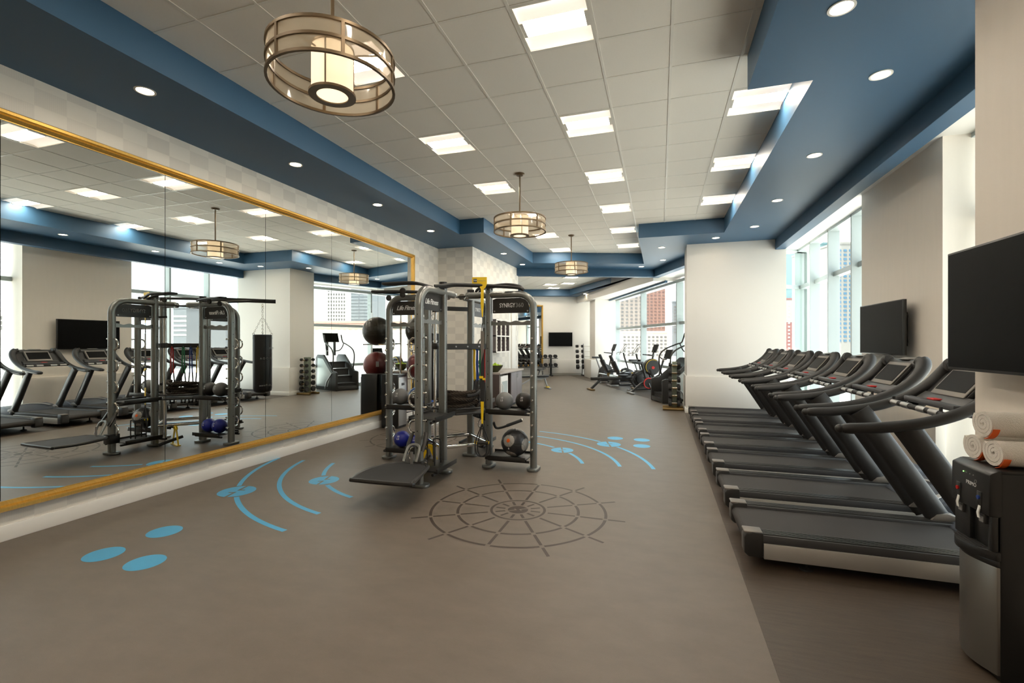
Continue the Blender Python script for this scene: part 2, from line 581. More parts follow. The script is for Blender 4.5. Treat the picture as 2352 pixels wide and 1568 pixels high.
struct(MB().box(2.65, 3.6, -7.0, 14.0, 3.99, 4.5).build('ceiling_pocket', m_white, smooth=0), 'pale ceiling pocket above the treadmill windows', 'ceiling')
# rear soffit ring: blue around the rear tiles, then cream drop and head
s2 = MB()
RA = [Vector((-4.22, 22.7, 0)), Vector((-0.05, 16.28, 0))]
e_far = ab(-0.6, 8.9)
e_near = ab(0.05, 0.2)
s2.prism([(RA[0].x, RA[0].y), (RA[1].x, RA[1].y), (e_near.x, e_near.y), (e_far.x, e_far.y)], ZS, 4.5)
lf, lr = ab(-6.2, 8.9), ab(-6.2, 8.2)
s2.prism([(RA[0].x, RA[0].y), (e_far.x, e_far.y), (lf.x, lf.y), (-7.9, 21.75), (-6.85, 22.05)], ZS, 4.5)
ln, lm = ab(-5.7, 0.2), ab(-4.75, 0.2)
s2.prism([(-6.85, 22.05), (-7.9, 21.75), (ln.x, ln.y), (lm.x, lm.y)], ZS, 4.5)
struct(s2.build('ceiling_soffit_rear', m_blue, smooth=0), 'blue soffit around the rear tiled ceiling', 'ceiling')
cw = MB().prism([tuple((MBACK.inverted() @ Vector((p.x, p.y, 0))).xy) for p in (e_near, e_far)] + [(0.95, 8.9), (0.95, 0.2)], 3.62, 4.5, MBACK)
struct(cw.build('ceiling_drop_rear', m_white, smooth=0), 'cream ceiling drop over the rear windows', 'ceiling')
struct(MB().box(0.42, 0.50, 0.15, 6.8, 3.56, 3.63, MBACK).box(0.42, 0.50, 8.0, 8.8, 3.56, 3.63, MBACK).build('trim_2', m_blue, smooth=0), 'thin blue strip edging the rear window head', 'trim')
struct(MB().box(0.22, 0.98, -3.4, 0.2, 3.72, 4.5, MBACK).build('ceiling_drop_bay', m_white, smooth=0), 'white head above the rear windows near the thick pillar', 'ceiling')

# windows
def window(name, label, M, length_pts, zt, zl, z_top, xg, xi):
    """run along local y; glass at x = xg, fins from xi to xg"""
    w = empty(name)
    struct(w, label, 'window')
    ys = length_pts
    for y in ys:
        MB().box(xi, xg - .01, y - .028, y + .028, 0.0, z_top, M).build('mullion', m_frame, w, smooth=0, bevel=0.004)
    for a, b in zip(ys[:-1], ys[1:]):
        zz = [0.10] + ([zl] if zl else []) + [zt, z_top]
        for z0, z1 in zip(zz[:-1], zz[1:]):
            MB().box(xg - .006, xg + .006, a + .028, b - .028, z0 + .03, z1 - .03, M).build('pane', m_glass, w, smooth=0)
    y0, y1 = ys[0], ys[-1]
    for z in [0.05] + ([zl] if zl else []) + [zt, z_top]:
        MB().box(xi + .10 if 0.1 < z < z_top else xi, xg + .02, y0, y1, z - .05, z + .05, M).build('transom', m_frame, w, smooth=0, bevel=0.004)
    return w
I4 = Matrix()
window('window_1', 'tall white-framed window wall beside the treadmills', I4, [3.66, 5.0, 6.25, 7.5, 8.74, 9.98, 11.22, 12.46, 13.70], 3.06, None, 3.99, 3.54, 3.32)
A_, B_ = Vector((3.54, 13.72, 0)), Vector((2.2, 12.68, 0))
d_ = (B_ - A_).normalized()
MW = Matrix.Translation(A_) @ Matrix.Rotation(math.atan2(d_.y, d_.x) - R_(90), 4, 'Z')
window('window_2', 'short return window behind the thick pillar', MW, [0.0, (B_ - A_).length], 3.06, None, 3.99, 0.0, -0.1)
window('window_3', 'tall white-framed window wall beside the exercise bikes', MBACK, [-3.3, 0.13, 3.45, 6.95, 8.85], 2.27, 0.80, 3.60, 1.02, 0.78)

# ------------------------------------------------------------------ lamps
def troffer():
    t = thing('ceiling_light', 'square recessed ceiling light with glowing lens between the ceiling tiles', 'ceiling light', (0, 0, 0), 0, 'square ceiling lights')
    h = T / 2 - .008
    b = MB()
    for x0, x1, y0, y1 in ((-h, h, -h, -h + .018), (-h, h, h - .018, h), (-h, -h + .018, -h, h), (h - .018, h, -h, h)):
        b.box(x0, x1, y0, y1, -.004, .03)
    b.build('frame', m_tbar, t, smooth=0)
    MB().box(-h + .01, h - .01, -h + .01, h - .01, .10, .12).build('housing', m_tbar, t, smooth=0)
    w = h - .018
    for s in (-1, 1):
        pts = [(s * .10, .008), (s * .17, .022), (s * .24, .022), (s * w, .006), (s * w, .015), (s * .24, .034), (s * .17, .034), (s * .10, .020)]
        MB().prism_y([(p[0], p[1]) for p in pts], -w, w, Matrix.Rotation(R_(90), 4, 'Z')).build('side_panel', m_lens2, t)
    MB().prism_y([(-.088, .012), (-.05, -.002), (.05, -.002), (.088, .012), (.088, .03), (-.088, .03)], -w + .03, w - .03, Matrix.Rotation(R_(90), 4, 'Z')).build('lens', m_lens, t)
    for s in (-1, 1):
        MB().box(min(s * (w - .03), s * w), max(s * (w - .03), s * w), -.09, .09, -.002, .03).build('lamp_end_cap', m_tbar, t, smooth=0)
    return t
t0 = troffer()
for k, (i, j) in enumerate(lights):
    o = t0 if k == 0 else copy_tree(t0)
    o.location = (GX0 + (i + .5) * T, GY0 + (j + .5) * T, ZC)
    o['label'] = {0: 'square recessed ceiling light in the middle row between the pendants and the window side', -3: 'square recessed ceiling light in the row nearest the mirror', 3: 'square recessed ceiling light in the short row against the window-side blue soffit'}[i]
for i, j in ((-2, -1), (-3, -3), (-2, -4), (-6, -3), (-3, -7), (-6, -7)):
    o = copy_tree(t0)
    o['label'] = 'square recessed ceiling light in the rear ceiling beyond the blue cross beam'
    p = MT @ Vector(((i + .5) * T - .05, (j + .5) * T, ZC - .012))
    o.location = p
    o.rotation_euler = (0, 0, TB)

def downlight():
    t = thing('downlight', 'small round recessed downlight with pale ring in the blue soffit', 'downlight', (0, 0, 0), 0, 'round downlights in the blue soffit')
    MB().lathe([(.085, 0), (.085, -.005), (.070, -.005), (.064, .0), (.060, .03), (.058, .05)], n=24).build('trim_ring', m_trimw, t)
    MB().lathe([(0.0, -.001), (.064, -.001), (.064, .01), (0, .01)], n=20).build('lamp', m_down, t)
    return t
d0 = downlight()
DL = [(-4.49, -2.5), (-4.49, -.65), (1.3, -2.5), (1.3, -.4), (1.2, 1.6), (-4.49, 1.2), (-4.49, 3.05), (-4.49, 4.90), (-4.50, 6.75), (-4.51, 8.66), (-3.86, 11.45), (-3.87, 13.21), (1.19, 3.74), (1.81, 4.78), (1.81, 6.59), (1.81, 8.50),  # leading entries lie out of view, added to brighten the near end of the room
      (1.79, 10.28), (1.17, 11.14), (0.04, 11.87), (0.08, 13.70), (-0.54, 14.68)]
for k, (x, y) in enumerate(DL):
    o = d0 if k == 0 else copy_tree(d0)
    o.location = (x, y, ZS - .001)
    o['label'] = 'small round downlight in the blue soffit above the long mirror' if x < -4 else 'small round downlight in the blue soffit beside the projecting wall' if x < -3 else 'small round downlight in the blue soffit above the treadmills' if (x > 1 and y < 11) else 'small round downlight in the blue soffit around the thick pillar'
for k in range(4):
    o = copy_tree(d0)
    o['label'] = 'tiny round downlight in the rear blue soffit beyond the cross beam'
    p = RA[0].lerp(RA[1], 0.12 + 0.2 * k) + EA * 0.35
    o.location = (p.x, p.y, ZS - .001)

def pendant(x, y, label, tilt=0):
    t = thing('pendant_lamp', label, 'pendant lamp', (x, y, ZC), 0, 'drum pendants down the middle of the room')
    MB().lathe([(0, 0), (.075, 0), (.075, -.012), (.05, -.03), (0, -.03)], n=24).build('ceiling_rose', m_bronze, t)
    MB().cyl((0, 0, -.02), (0, 0, -.66), .012, 10).build('stem', m_bronze, t)
    zt, zb = -.70, -.90
    R = .40
    for z in (zt, (zt + zb) / 2, zb):
        MB().lathe([(R - .012, z - .009), (R + .006, z - .009), (R + .006, z + .009), (R - .012, z + .009), (R - .012, z - .009)], n=48).build('hoop', m_bronze, t)
    for k in range(6):
        a = R_(60 * k + 17 + tilt)
        MB().box(R - .010, R + .005, -.010, .010, zb, zt, Matrix.Rotation(a, 4, 'Z')).build('upright', m_bronze, t)
    for k in range(3):
        a = R_(120 * k + 17 + tilt)
        MB().cyl((.13 * math.cos(a), .13 * math.sin(a), zt), (R * math.cos(a), R * math.sin(a), zt), .006, 6).build('spoke', m_bronze, t)
    MB().lathe([(R - .004, zb), (R - .004, zt)], n=48).build('drum_film', m_organza, t)
    MB().lathe([(.132, -.655), (.132, -.955)], n=36).build('inner_shade', m_shade, t)
    MB().lathe([(0.0, -.650), (.14, -.650), (.14, -.66), (0, -.66)], n=36).build('shade_cap', m_bronze, t)
    MB().lathe([(.100, -.952), (.150, -.952), (.150, -.968), (.100, -.968), (.100, -.952)], n=36).build('shade_ring', m_bronze, t)
    MB().lathe([(0.0, -.955), (.102, -.955), (.102, -.960), (0, -.960)], n=36).build('diffuser', m_shadeb, t)
    for k in range(3):
        a = R_(120 * k + 50 + tilt)
        MB().cyl((.136 * math.cos(a), .136 * math.sin(a), -.655), (.136 * math.cos(a), .136 * math.sin(a), -.955), .005, 6).build('shade_rod', m_bronze, t)
    return t
pendant(-2.086, 2.607, 'drum pendant lamp over the open floor before the training rig')
pendant(-2.07, 6.92, 'drum pendant lamp hanging above the training rig', 10)
pendant(-2.06, 11.26, 'drum pendant lamp hanging before the blue cross beam', 35)

# ------------------------------------------------------------------ mirrors
wm = thing('wall_mirror', 'long gold-framed wall mirror of joined panels', 'mirror', (XM, 0, 0))
yb = [1.03, 2.38, 3.72, 5.085, 6.44, 7.765, 9.05]
for a, b in zip(yb[:-1], yb[1:]):
    MB().box(.012, .030, a + .003, b - .003, .33, 3.49).build('mirror_panel', m_mirror, wm, smooth=0)
MB().box(.002, .010, 1.0, 9.08, .30, 3.52).build('backing', m_darkgap, wm, smooth=0)
prof = [(0, 0), (.06, 0), (.075, .012), (.075, .035), (.055, .045), (.06, .055), (.045, .068), (.03, .078), (.03, .085), (0, .085)]
def frame_bar(p0, p1, inward, parent, face):
    p0, p1, inward, face = Vector(p0), Vector(p1), Vector(inward), Vector(face)
    n = len(prof)
    vs = []
    d = (p1 - p0).normalized()
    for k, p in ((0, p0), (1, p1)):
        for h, w in prof:
            off = d * (w if k == 0 else -w)
            vs.append(p + inward * w + face * h + off)
    fs = [(i, (i + 1) % n, n + (i + 1) % n, n + i) for i in range(n)] + [tuple(range(n - 1, -1, -1)), tuple(range(n, 2 * n))]
    MB().add(vs, fs).build('frame_bar', m_gold, parent, smooth=25)
def gold_frame(parent, o, u, ul, z0, z1, face):
    o, u = Vector(o), Vector(u)
    zv = Vector((0, 0, 1))
    c = [o + zv * z0, o + u * ul + zv * z0, o + u * ul + zv * z1, o + zv * z1]
    frame_bar(c[0], c[1], zv, parent, face)
    frame_bar(c[3], c[2], -zv, parent, face)
    frame_bar(c[0], c[3], u, parent, face)
    frame_bar(c[1], c[2], -u, parent, face)
gold_frame(wm, (.002, .97, 0), (0, 1, 0), 8.15, .255, 3.57, (1, 0, 0))
fm = thing('tall_mirror', 'gold-framed mirror on the far end wall behind the dumbbells', 'mirror', ab(-5.4, 8.9), PHI)
MB().box(.06, 2.98, -.03, -.012, .52, 3.44).build('mirror_panel', m_mirror, fm, smooth=0)
MB().box(.03, 3.0, -.010, -.002, .48, 3.48).build('backing', m_darkgap, fm, smooth=0)
gold_frame(fm, (0, -.002, 0), (1, 0, 0), 3.06, .45, 3.52, (0, -1, 0))

# ------------------------------------------------------------------ floor prints (flat, part of the floor)
ZP = 0.0012
def ring_seg(b, c, r, w, a0, a1, n=16, z=ZP):
    vs, fs = [], []
    for i in range(n + 1):
        a = R_(a0 + (a1 - a0) * i / n)
        for rr in (r - w / 2, r + w / 2):
            vs.append((c[0] + rr * math.cos(a), c[1] + rr * math.sin(a), z))
    for i in range(n):
        fs.append((2 * i, 2 * i + 1, 2 * i + 3, 2 * i + 2))
    b.add(vs, fs)
def logo(c, r, ang, m, z=ZP):
    """disc cut by a stepped slash, as on the mats"""
    b = MB()
    g = .075 * r
    def half(s):
        pts = []
        for i in range(25):
            a = R_(180 * i / 24)
            pts.append((r * math.cos(a), r * math.sin(a)))
        pts = [(x, max(y, g)) for x, y in pts]
        pts += [(-.30 * r, g), (-.30 * r, .34 * r), (-.16 * r, .34 * r), (-.16 * r, g)]
        return [(x * s, y * s) for x, y in pts]
    M = Matrix.Translation(Vector((c[0], c[1], z))) @ Matrix.Rotation(ang, 4, 'Z')
    for s in (1, -1):
        pl = half(s)
        b.add([(p[0], p[1], 0) for p in pl], [tuple(range(len(pl)))], M)
    for s in (1, -1):
        b.add([(s * x, s * y, 0) for x, y in ((-.12 * r, -.30 * r), (.02 * r, -.30 * r), (.02 * r, .12 * r), (-.12 * r, .12 * r))], [(0, 1, 2, 3)], Matrix.Translation(Vector((0, 0, .0002))) @ M)
    return b.build('floor_marking', m, floor, smooth=0)
def wheel(c, rot, m=m_mark_d):
    b = MB()
    rings = (.59, .85)
    ring_seg(b, c, .262, .026, 0, 360, 64)
    gap = 2.0
    for r in rings:
        for k in range(12):
            a = rot + 30 * k
            g = gap * .59 / r
            ring_seg(b, c, r, .028, a + g, a + 30 - g, 8)
    for k in range(12):
        a = R_(rot + 30 * k)
        u, p = Vector((math.cos(a), math.sin(a), 0)), Vector((-math.sin(a), math.cos(a), 0))
        segs = [(.13, .225), (.30, .565), (.615, .825)]
        if k not in (3, 6, 9):
            segs.append((.875, 1.03))
        for r0, r1 in segs:
            o = Vector((c[0], c[1], ZP))
            b.add([o + u * r0 - p * .0135, o + u * r1 - p * .0135, o + u * r1 + p * .0135, o + u * r0 + p * .0135], [(0, 1, 2, 3)])
    b.build('floor_marking', m, floor, smooth=0)
    logo(c, .10, R_(rot + 35), m)
RC = Vector((-2.63, 5.84, 0))      # centre of the training rig
wheel((-1.335, 4.40), 0)
wheel((-3.92, 7.20), 0)
for s in (1, -1):
    cc = (RC.x, RC.y)
    base = 225 if s == 1 else 45
    for r, lg in ((1.70, True), (2.18, False), (2.60, True)):
        half = math.degrees(math.acos(min(1, 0.50 / r))) - 45
        b = MB()
        if lg:
            g = math.degrees(.215 / r) * 1.0
            ring_seg(b, cc, r, .05, base - half, base - g, 14)
            ring_seg(b, cc, r, .05, base + g, base + half, 14)
            ca = R_(base)
            logo((cc[0] + r * math.cos(ca), cc[1] + r * math.sin(ca)), .19 if r > 2 else .17, ca + R_(60), m_mark_b)
        else:
            ring_seg(b, cc, r, .05, base - half, base + half, 28)
        b.build('floor_marking', m_mark_b, floor, smooth=0)
for x, y in ((-4.13, 2.50), (-4.12, 2.96), (-3.68, 2.50), (-.736, 8.19), (-.295, 8.18), (-.278, 7.70)):
    b = MB()
    b.add([(x + .132 * math.cos(R_(i * 10)), y + .132 * math.sin(R_(i * 10)), ZP) for i in range(36)], [tuple(range(36))])
    b.build('floor_marking', m_mark_b, floor, smooth=0)

# ------------------------------------------------------------------ training rig (cross of four arms)
rig = thing('training_rig', 'four-armed steel functional training rig with shelves and chrome handles', 'training rig', tuple(RC))
RI, RO = .455, 1.07
POST = rrect(.105, .078, .030, 3)
def rp(d, r, p, z):
    """rig local point: r outward on direction d, p to its left side"""
    d = Vector(d)
    return Vector((d.x * r - d.y * p, d.y * r + d.x * p, z))
me_bolt = mesh_from('bolt', *(lambda b: (b.v, b.f))(MB().lathe([(0, .006), (.009, .006), (.011, 0), (0, 0)], n=10)), m_steel)
me_peg = mesh_from('peg', *(lambda b: (b.v, b.f))(MB().lathe([(0, .055), (.013, .055), (.015, .05), (.015, .04), (.010, .036), (.010, 0), (0, 0)], n=10)), m_chrome)
me_hole = mesh_from('adjustment_hole', *(lambda b: (b.v, b.f))(MB().lathe([(0, .0015), (.007, .0015), (.007, 0), (0, 0)], n=8)), m_blackp)
def at_dir(me, name, loc, d, parent):
    o = link(name, me, parent)
    o.location = loc
    o.rotation_euler = Vector(d).to_track_quat('Z', 'Y').to_euler()
    return o
ARMS = {'A': (0, -1), 'B': (1, 0), 'C': (-1, 0), 'D': (0, 1)}
RING = {'A': -1, 'B': 1, 'C': -1, 'D': 1}       # which side (p) the D handles point
SIGN = {'A': ('Life Fitness', 'SYNRGY360'), 'B': ('Life Fitness', 'SYNRGY360'), 'C': ('Life Fitness', 'SYNRGY360'), 'D': ('Life Fitness', 'SYNRGY360')}
WHICH = {'A': {1: 'Life Fitness', -1: 'SYNRGY360'}, 'B': {-1: 'SYNRGY360', 1: 'Life Fitness'}, 'C': {1: 'Life Fitness', -1: 'SYNRGY360'}, 'D': {-1: 'SYNRGY360', 1: 'Life Fitness'}}
def foot(loc, rz):
    o = MB().prism(rrect(.25, .15, .07, 6), 0, .035).build('foot_plate', m_rig, rig, bevel=.008)
    o.location = loc
    o.rotation_euler = (0, 0, rz)
for key, d in ARMS.items():
    dv = Vector((d[0], d[1], 0))
    pv = Vector((-d[1], d[0], 0))
    rz = math.atan2(d[1], d[0])
    # outer post: up, bent over, horizontal towards the centre
    path = [rp(d, RO, 0, .03), rp(d, RO, 0, 1.0), rp(d, RO, 0, 2.08)]
    path += [rp(d, RO - .20 + .20 * math.cos(R_(a)), 0, 2.08 + .20 * math.sin(R_(a))) for a in (11, 22, 34, 45, 56, 68, 79, 90)]
    path += [rp(d, .55, 0, 2.28), rp(d, .17, 0, 2.28)]
    MB().sweep(path, rrect(.098, .085, .036, 4), up=dv).build('outer_post', m_rig, rig)
    MB().cyl(rp(d, .175, 0, 2.28), rp(d, .13, 0, 2.28), .046, 16).build('end_sleeve', m_chrome, rig)
    MB().sweep([rp(d, RI, 0, .03), rp(d, RI, 0, 2.36)], rrect(.10, .085, .03, 4), up=dv).build('inner_post', m_rig, rig)
    MB().cyl(rp(d, RI, 0, 2.34), rp(d, RI, 0, 2.415), .052, 18).build('post_cap', m_rigdark, rig)
    foot(rp(d, RO, 0, 0), rz + R_(90))
    foot(rp(d, RI, 0, 0), rz + R_(90))
    # sign plate, rounded upper outer corner
    r0, r1 = RI + .055, RO - .055
    poly = [(r0, 2.035), (r1, 2.035), (r1, 2.10), (r1 - .02, 2.17), (r1 - .06, 2.21), (r1 - .12, 2.232), (r0 + .05, 2.232), (r0, 2.215)]
    vs = [rp(d, r, -.007, z) for r, z in poly] + [rp(d, r, .007, z) for r, z in poly]
    n = len(poly)
    sg = MB().add(vs, [tuple(range(n)), tuple(range(2*n-1, n-1, -1))] + [(i, (i+1) % n, n + (i+1) % n, n + i) for i in range(n)]).build('sign_plate', m_rigdark, rig, smooth=0)
    for s in (1, -1):
        for r in (r0 + .025, r1 - .025):
            at_dir(me_bolt, 'bolt', rp(d, r, s * .007, 2.06), pv * s, sg)
        tx = WHICH[key][s]
        fr = {(0, -1): FACE_MY, (1, 0): FACE_PX, (-1, 0): FACE_MX, (0, 1): FACE_PY}[(round(pv.x * s), round(pv.y * s))]
        loc = rp(d, (r0 + r1) / 2 + .01, s * .0085, 2.135)
        if tx == 'Life Fitness':
            text('lettering', 'Life Fitness', .088, m_text, loc, fr, sg, shear=.32, spacing=.86, width=.34, bold=.0015)
        else:
            rt = Vector({FACE_MY: (1, 0, 0), FACE_PX: (0, 1, 0), FACE_MX: (0, -1, 0), FACE_PY: (-1, 0, 0)}[fr])
            text('lettering', 'SYNRGY', .080, m_text, loc - rt * .058, fr, sg, width=.215, bold=.0006)
            text('lettering', '360', .080, m_textg, loc + rt * .110, fr, sg, width=.105)
    # wavy hook plate
    nn = 24
    top = [(r0 - .02 + (r1 - r0 + .04) * i / nn, 1.925 + .010 * math.cos(2 * math.pi * 3.2 * i / nn)) for i in range(nn + 1)]
    pl = top + [(r1 + .02, 1.875), (r0 - .02, 1.875)]
    n = len(pl)
    vs = [rp(d, r, -.006, z) for r, z in pl] + [rp(d, r, .006, z) for r, z in pl]
    MB().add(vs, [tuple(range(n)), tuple(range(2*n-1, n-1, -1))] + [(i, (i+1) % n, n + (i+1) % n, n + i) for i in range(n)]).build('hook_plate', m_rig, rig, smooth=0)
    # D handles with pegs on the far side, small adjustment holes
    s = RING[key]
    for k in range(5):
        zc = 1.62 - .315 * k
        zz = .082
        pts = [rp(d, RO, s * .03, zc + zz)] + [rp(d, RO, s * (.055 + .075 * math.sin(R_(a))), zc + zz * math.cos(R_(a))) for a in range(15, 180, 15)] + [rp(d, RO, s * .03, zc - zz)]
        MB().tube(pts, .013, 10).build('grip_handle', m_chrome, rig)
        for q in (1, -1):
            at_dir(me_peg, 'peg', rp(d, RO, -s * .040, zc + q * zz), pv * -s, rig)
    for k in range(9):
        at_dir(me_hole, 'adjustment_hole', rp(d, RO + .043, 0, .45 + .19 * k), dv, rig)
        at_dir(me_hole, 'adjustment_hole', rp(d, RI, -.050, .55 + .17 * k), -pv, rig)
        at_dir(me_hole, 'adjustment_hole', rp(d, RI, .050, .55 + .17 * k), pv, rig)
    # shelves
    for zs, w in ((.765, .17), (.17, .19)):
        a0, a1 = RI + .045, RO - .045
        MB().box(a0, a1, -w, w, zs - .012, zs, Matrix.Rotation(rz, 4, 'Z')).build('shelf', m_rigdark, rig, bevel=.003)
        for q in (-1, 1):
            MB().box(a0 - .03, a1 - .02, q * w - .008, q * w + .008, zs - .03, zs + .022, Matrix.Rotation(rz, 4, 'Z')).build('shelf_lip', m_rigdark, rig, bevel=.003)
            MB().cyl(rp(d, a0, q * (w - .03), zs - .035), rp(d, a1 + .03, q * (w - .03), zs - .035), .016, 10).build('shelf_rail', m_rigdark, rig)
inner = {k: Vector((d[0] * RI, d[1] * RI, 0)) for k, d in ARMS.items()}
def side_bar(k1, k2, z, prof, m, name, trim=.05):
    p, q = inner[k1], inner[k2]
    t = (q - p).normalized()
    return MB().sweep([p + t * trim + Vector((0, 0, z)), q - t * trim + Vector((0, 0, z))], prof).build(name, m, rig)
for a, b in (('A', 'B'), ('B', 'D'), ('D', 'C'), ('C', 'A')):
    side_bar(a, b, .315, circ(.027, 14), m_chrome, 'chrome_rail', .03)
for a, b in (('A', 'B'), ('B', 'D')):
    o = side_bar(a, b, 1.595, rrect(.03, .075, .005, 1), m_rigdark, 'cross_bar')
    p, q = inner[a], inner[b]
    t = (q - p).normalized()
    nrm = Vector((t.y, -t.x, 0))
    for k in range(3):
        at_dir(me_bolt, 'bolt', p + t * (.17 + .16 * k) + nrm * .016 + Vector((0, 0, 1.595)), nrm, o)
side_bar('D', 'C', 2.13, rrect(.04, .06, .005, 1), m_rigdark, 'cross_bar')
# centre hub bars
MB().cyl((-.13, 0, 2.27), (.13, 0, 2.27), .014, 8).build('hub_bar', m_rigdark, rig)
MB().cyl((0, -.13, 2.265), (0, .13, 2.265), .014, 8).build('hub_bar', m_rigdark, rig)
# pull-up bars on top
def rl(x, y, z):
    return Vector((x, y, z)) - RC
def pull_bar(pts, r=.020):
    MB().tube(smooth_path(pts, 6), r, 10).build('pull_up_bar', m_black, rig)
for off in (0, .13):
    pull_bar([rl(-2.63, 5.15 + off, 2.34), rl(-2.57, 5.22 + off, 2.35), rl(-2.48, 5.34 + off * .8, 2.375), rl(-2.25, 5.52 + off * .8, 2.38), rl(-1.95, 5.70 + off * .6, 2.375), rl(-1.76, 5.80 + off * .3, 2.36), rl(-1.70, 5.84, 2.33)])
    pull_bar([rl(-2.63, 6.53 - off, 2.34), rl(-2.57, 6.46 - off, 2.37), rl(-2.48, 6.34 - off * .8, 2.42), rl(-2.25, 6.16 - off * .8, 2.425), rl(-1.95, 5.98 - off * .6, 2.42), rl(-1.76, 5.88 - off * .3, 2.385), rl(-1.70, 5.84, 2.335)])
def loop_bar(p, q, w, z0, z1):
    p, q = Vector(p), Vector(q)
    t = (q - p).normalized()
    nrm = Vector((-t.y, t.x, 0))
    pts = [p + nrm * w * .5 + Vector((0, 0, z0)), p.lerp(q, .35) + nrm * w + Vector((0, 0, z1)), q - t * .05 + nrm * w + Vector((0, 0, z1)), q + nrm * w * .4 + Vector((0, 0, z1)),
           q - nrm * w * .4 + Vector((0, 0, z1)), q - t * .05 - nrm * w + Vector((0, 0, z1)), p.lerp(q, .35) - nrm * w + Vector((0, 0, z1)), p - nrm * w * .5 + Vector((0, 0, z0))]
    MB().tube(smooth_path(pts, 5), .018, 9).build('pull_up_loop', m_black, rig)
loop_bar(rl(-2.70, 5.20, 0), rl(-3.34, 5.16, 0), .06, 2.335, 2.39)
loop_bar(rl(-3.05, 5.80, 0), rl(-3.80, 5.60, 0), .055, 2.335, 2.35)
for x, y, z in ((-3.62, 5.70, 2.27), (-3.40, 5.70, 2.31), (-3.10, 5.2, 2.30)):
    MB().lathe([(0, -.012), (.038, -.012), (.042, 0), (.038, .012), (0, .012)], n=20, M=Matrix.Translation(rl(x, y, z)) @ Matrix.Rotation(R_(90), 4, 'X')).build('grip_disc', m_rigdark, rig)
# boom for the heavy bag
MB().sweep([rl(-2.80, 6.02, 2.31), rl(-3.05, 6.28, 2.40), rl(-3.60, 6.86, 2.40)], rrect(.05, .07, .01, 2)).build('bag_boom', m_black, rig)
MB().sweep([rl(-3.25, 5.88, 2.31), rl(-3.28, 6.30, 2.36), rl(-3.34, 6.58, 2.39)], circ(.02, 8)).build('boom_brace', m_black, rig)
# rope tray in the centre
MB().prism([(.40, -.16), (.40, .16), (.16, .40), (-.16, .40), (-.40, .16), (-.40, -.16), (-.16, -.40), (.16, -.40)], .735, .75).build('centre_tray', m_rigdark, rig, bevel=.004)
for z in (.735, .80):
    MB().tube([(.42, -.17, z), (.42, .17, z), (.17, .42, z), (-.17, .42, z), (-.42, .17, z), (-.42, -.17, z), (-.17, -.42, z), (.17, -.42, z)], .012, 8, closed=True).build('tray_rail', m_rigdark, rig)
# chrome cable column between arms A and C
cx_, cy_ = -.14, -.42
MB().cyl((cx_, cy_ + .02, .12), (cx_, cy_ + .02, 2.05), .019, 14).build('chrome_column', m_chrome, rig)
MB().box(cx_ - .035, cx_ + .045, cy_ - .012, cy_ + .055, 1.56, 1.64).build('column_clamp', m_blackp, rig, bevel=.006)
MB().cyl((cx_, cy_ + .02, 1.655), (cx_, cy_ + .02, 1.675), .028, 16).build('column_collar', m_chrome, rig)
MB().box(cx_ - .03, cx_ + .13, cy_ - .0, cy_ + .04, 2.04, 2.07).build('column_bracket', m_rigdark, rig)
MB().box(cx_ - .03, cx_ + .13, cy_ - .0, cy_ + .04, .09, .12).build('column_bracket', m_rigdark, rig)
# dip handle on arm B
MB().tube(smooth_path([rl(-2.14, 5.92, .57), rl(-2.12, 5.96, .495), rl(-2.06, 6.02, .49), rl(-1.97, 6.085, .52)], 4), .018, 10).build('dip_handle', m_rigdark, rig)
MB().cyl(rl(-2.0, 6.065, .51), rl(-1.83, 6.20, .57), .022, 12).build('dip_grip', m_rubber, rig)
MB().cyl(rl(-1.83, 6.20, .57), rl(-1.823, 6.206, .5725), .024, 12).build('grip_end', m_chrome, rig)
# bar rack loops on arm A's low shelf
for y in (-.62, -.78):
    MB().tube(smooth_path([(-.05, y, .17), (-.05, y, .42), (-.03, y, .455), (.03, y, .455), (.05, y, .42), (.05, y, .17)], 4), .008, 8).build('rack_loop', m_rigdark, rig)
# fold-out step on arm A
stp = MB()
hexp = [(-.24, -1.93), (.34, -1.90), (.35, -1.82), (.24, -1.34), (.16, -1.25), (-.18, -1.25), (-.32, -1.50), (-.33, -1.72), (-.28, -1.90)]
stp.prism(hexp, .285, .305)
stp.build('step_deck', m_rubber, rig)
MB().tube(smooth_path([(x, y, .292) for x, y in hexp], 4, closed=True), .020, 10, closed=True).build('step_rim', m_rigdark, rig)
MB().box(-.035, .035, -1.32, -1.10, .245, .285).build('step_arm', m_rigdark, rig, bevel=.006)
MB().box(-.07, .07, -1.14, -1.0, .16, .30).build('step_bracket', m_rigdark, rig, bevel=.01)
MB().box(-.08, .08, -1.62, -1.46, .255, .287).build('step_plate', m_rigdark, rig, bevel=.006)
for s in (-1, 1):
    MB().sweep([(s * .085, -1.06, .62), (s * .10, -1.13, .50), (s * .09, -1.17, .43)], rrect(.05, .022, .008, 2)).build('step_lever', m_rigdark, rig)
MB().sweep(smooth_path([(-.085, -1.27, .33), (-.07, -1.19, .47), (0, -1.165, .50), (.07, -1.19, .47), (.06, -1.25, .33)], 5), rrect(.032, .02, .006, 2)).build('step_fork', m_rig, rig)
MB().box(.0, .028, -1.27, -1.255, .30, .44).build('fork_plate', m_steel, rig)

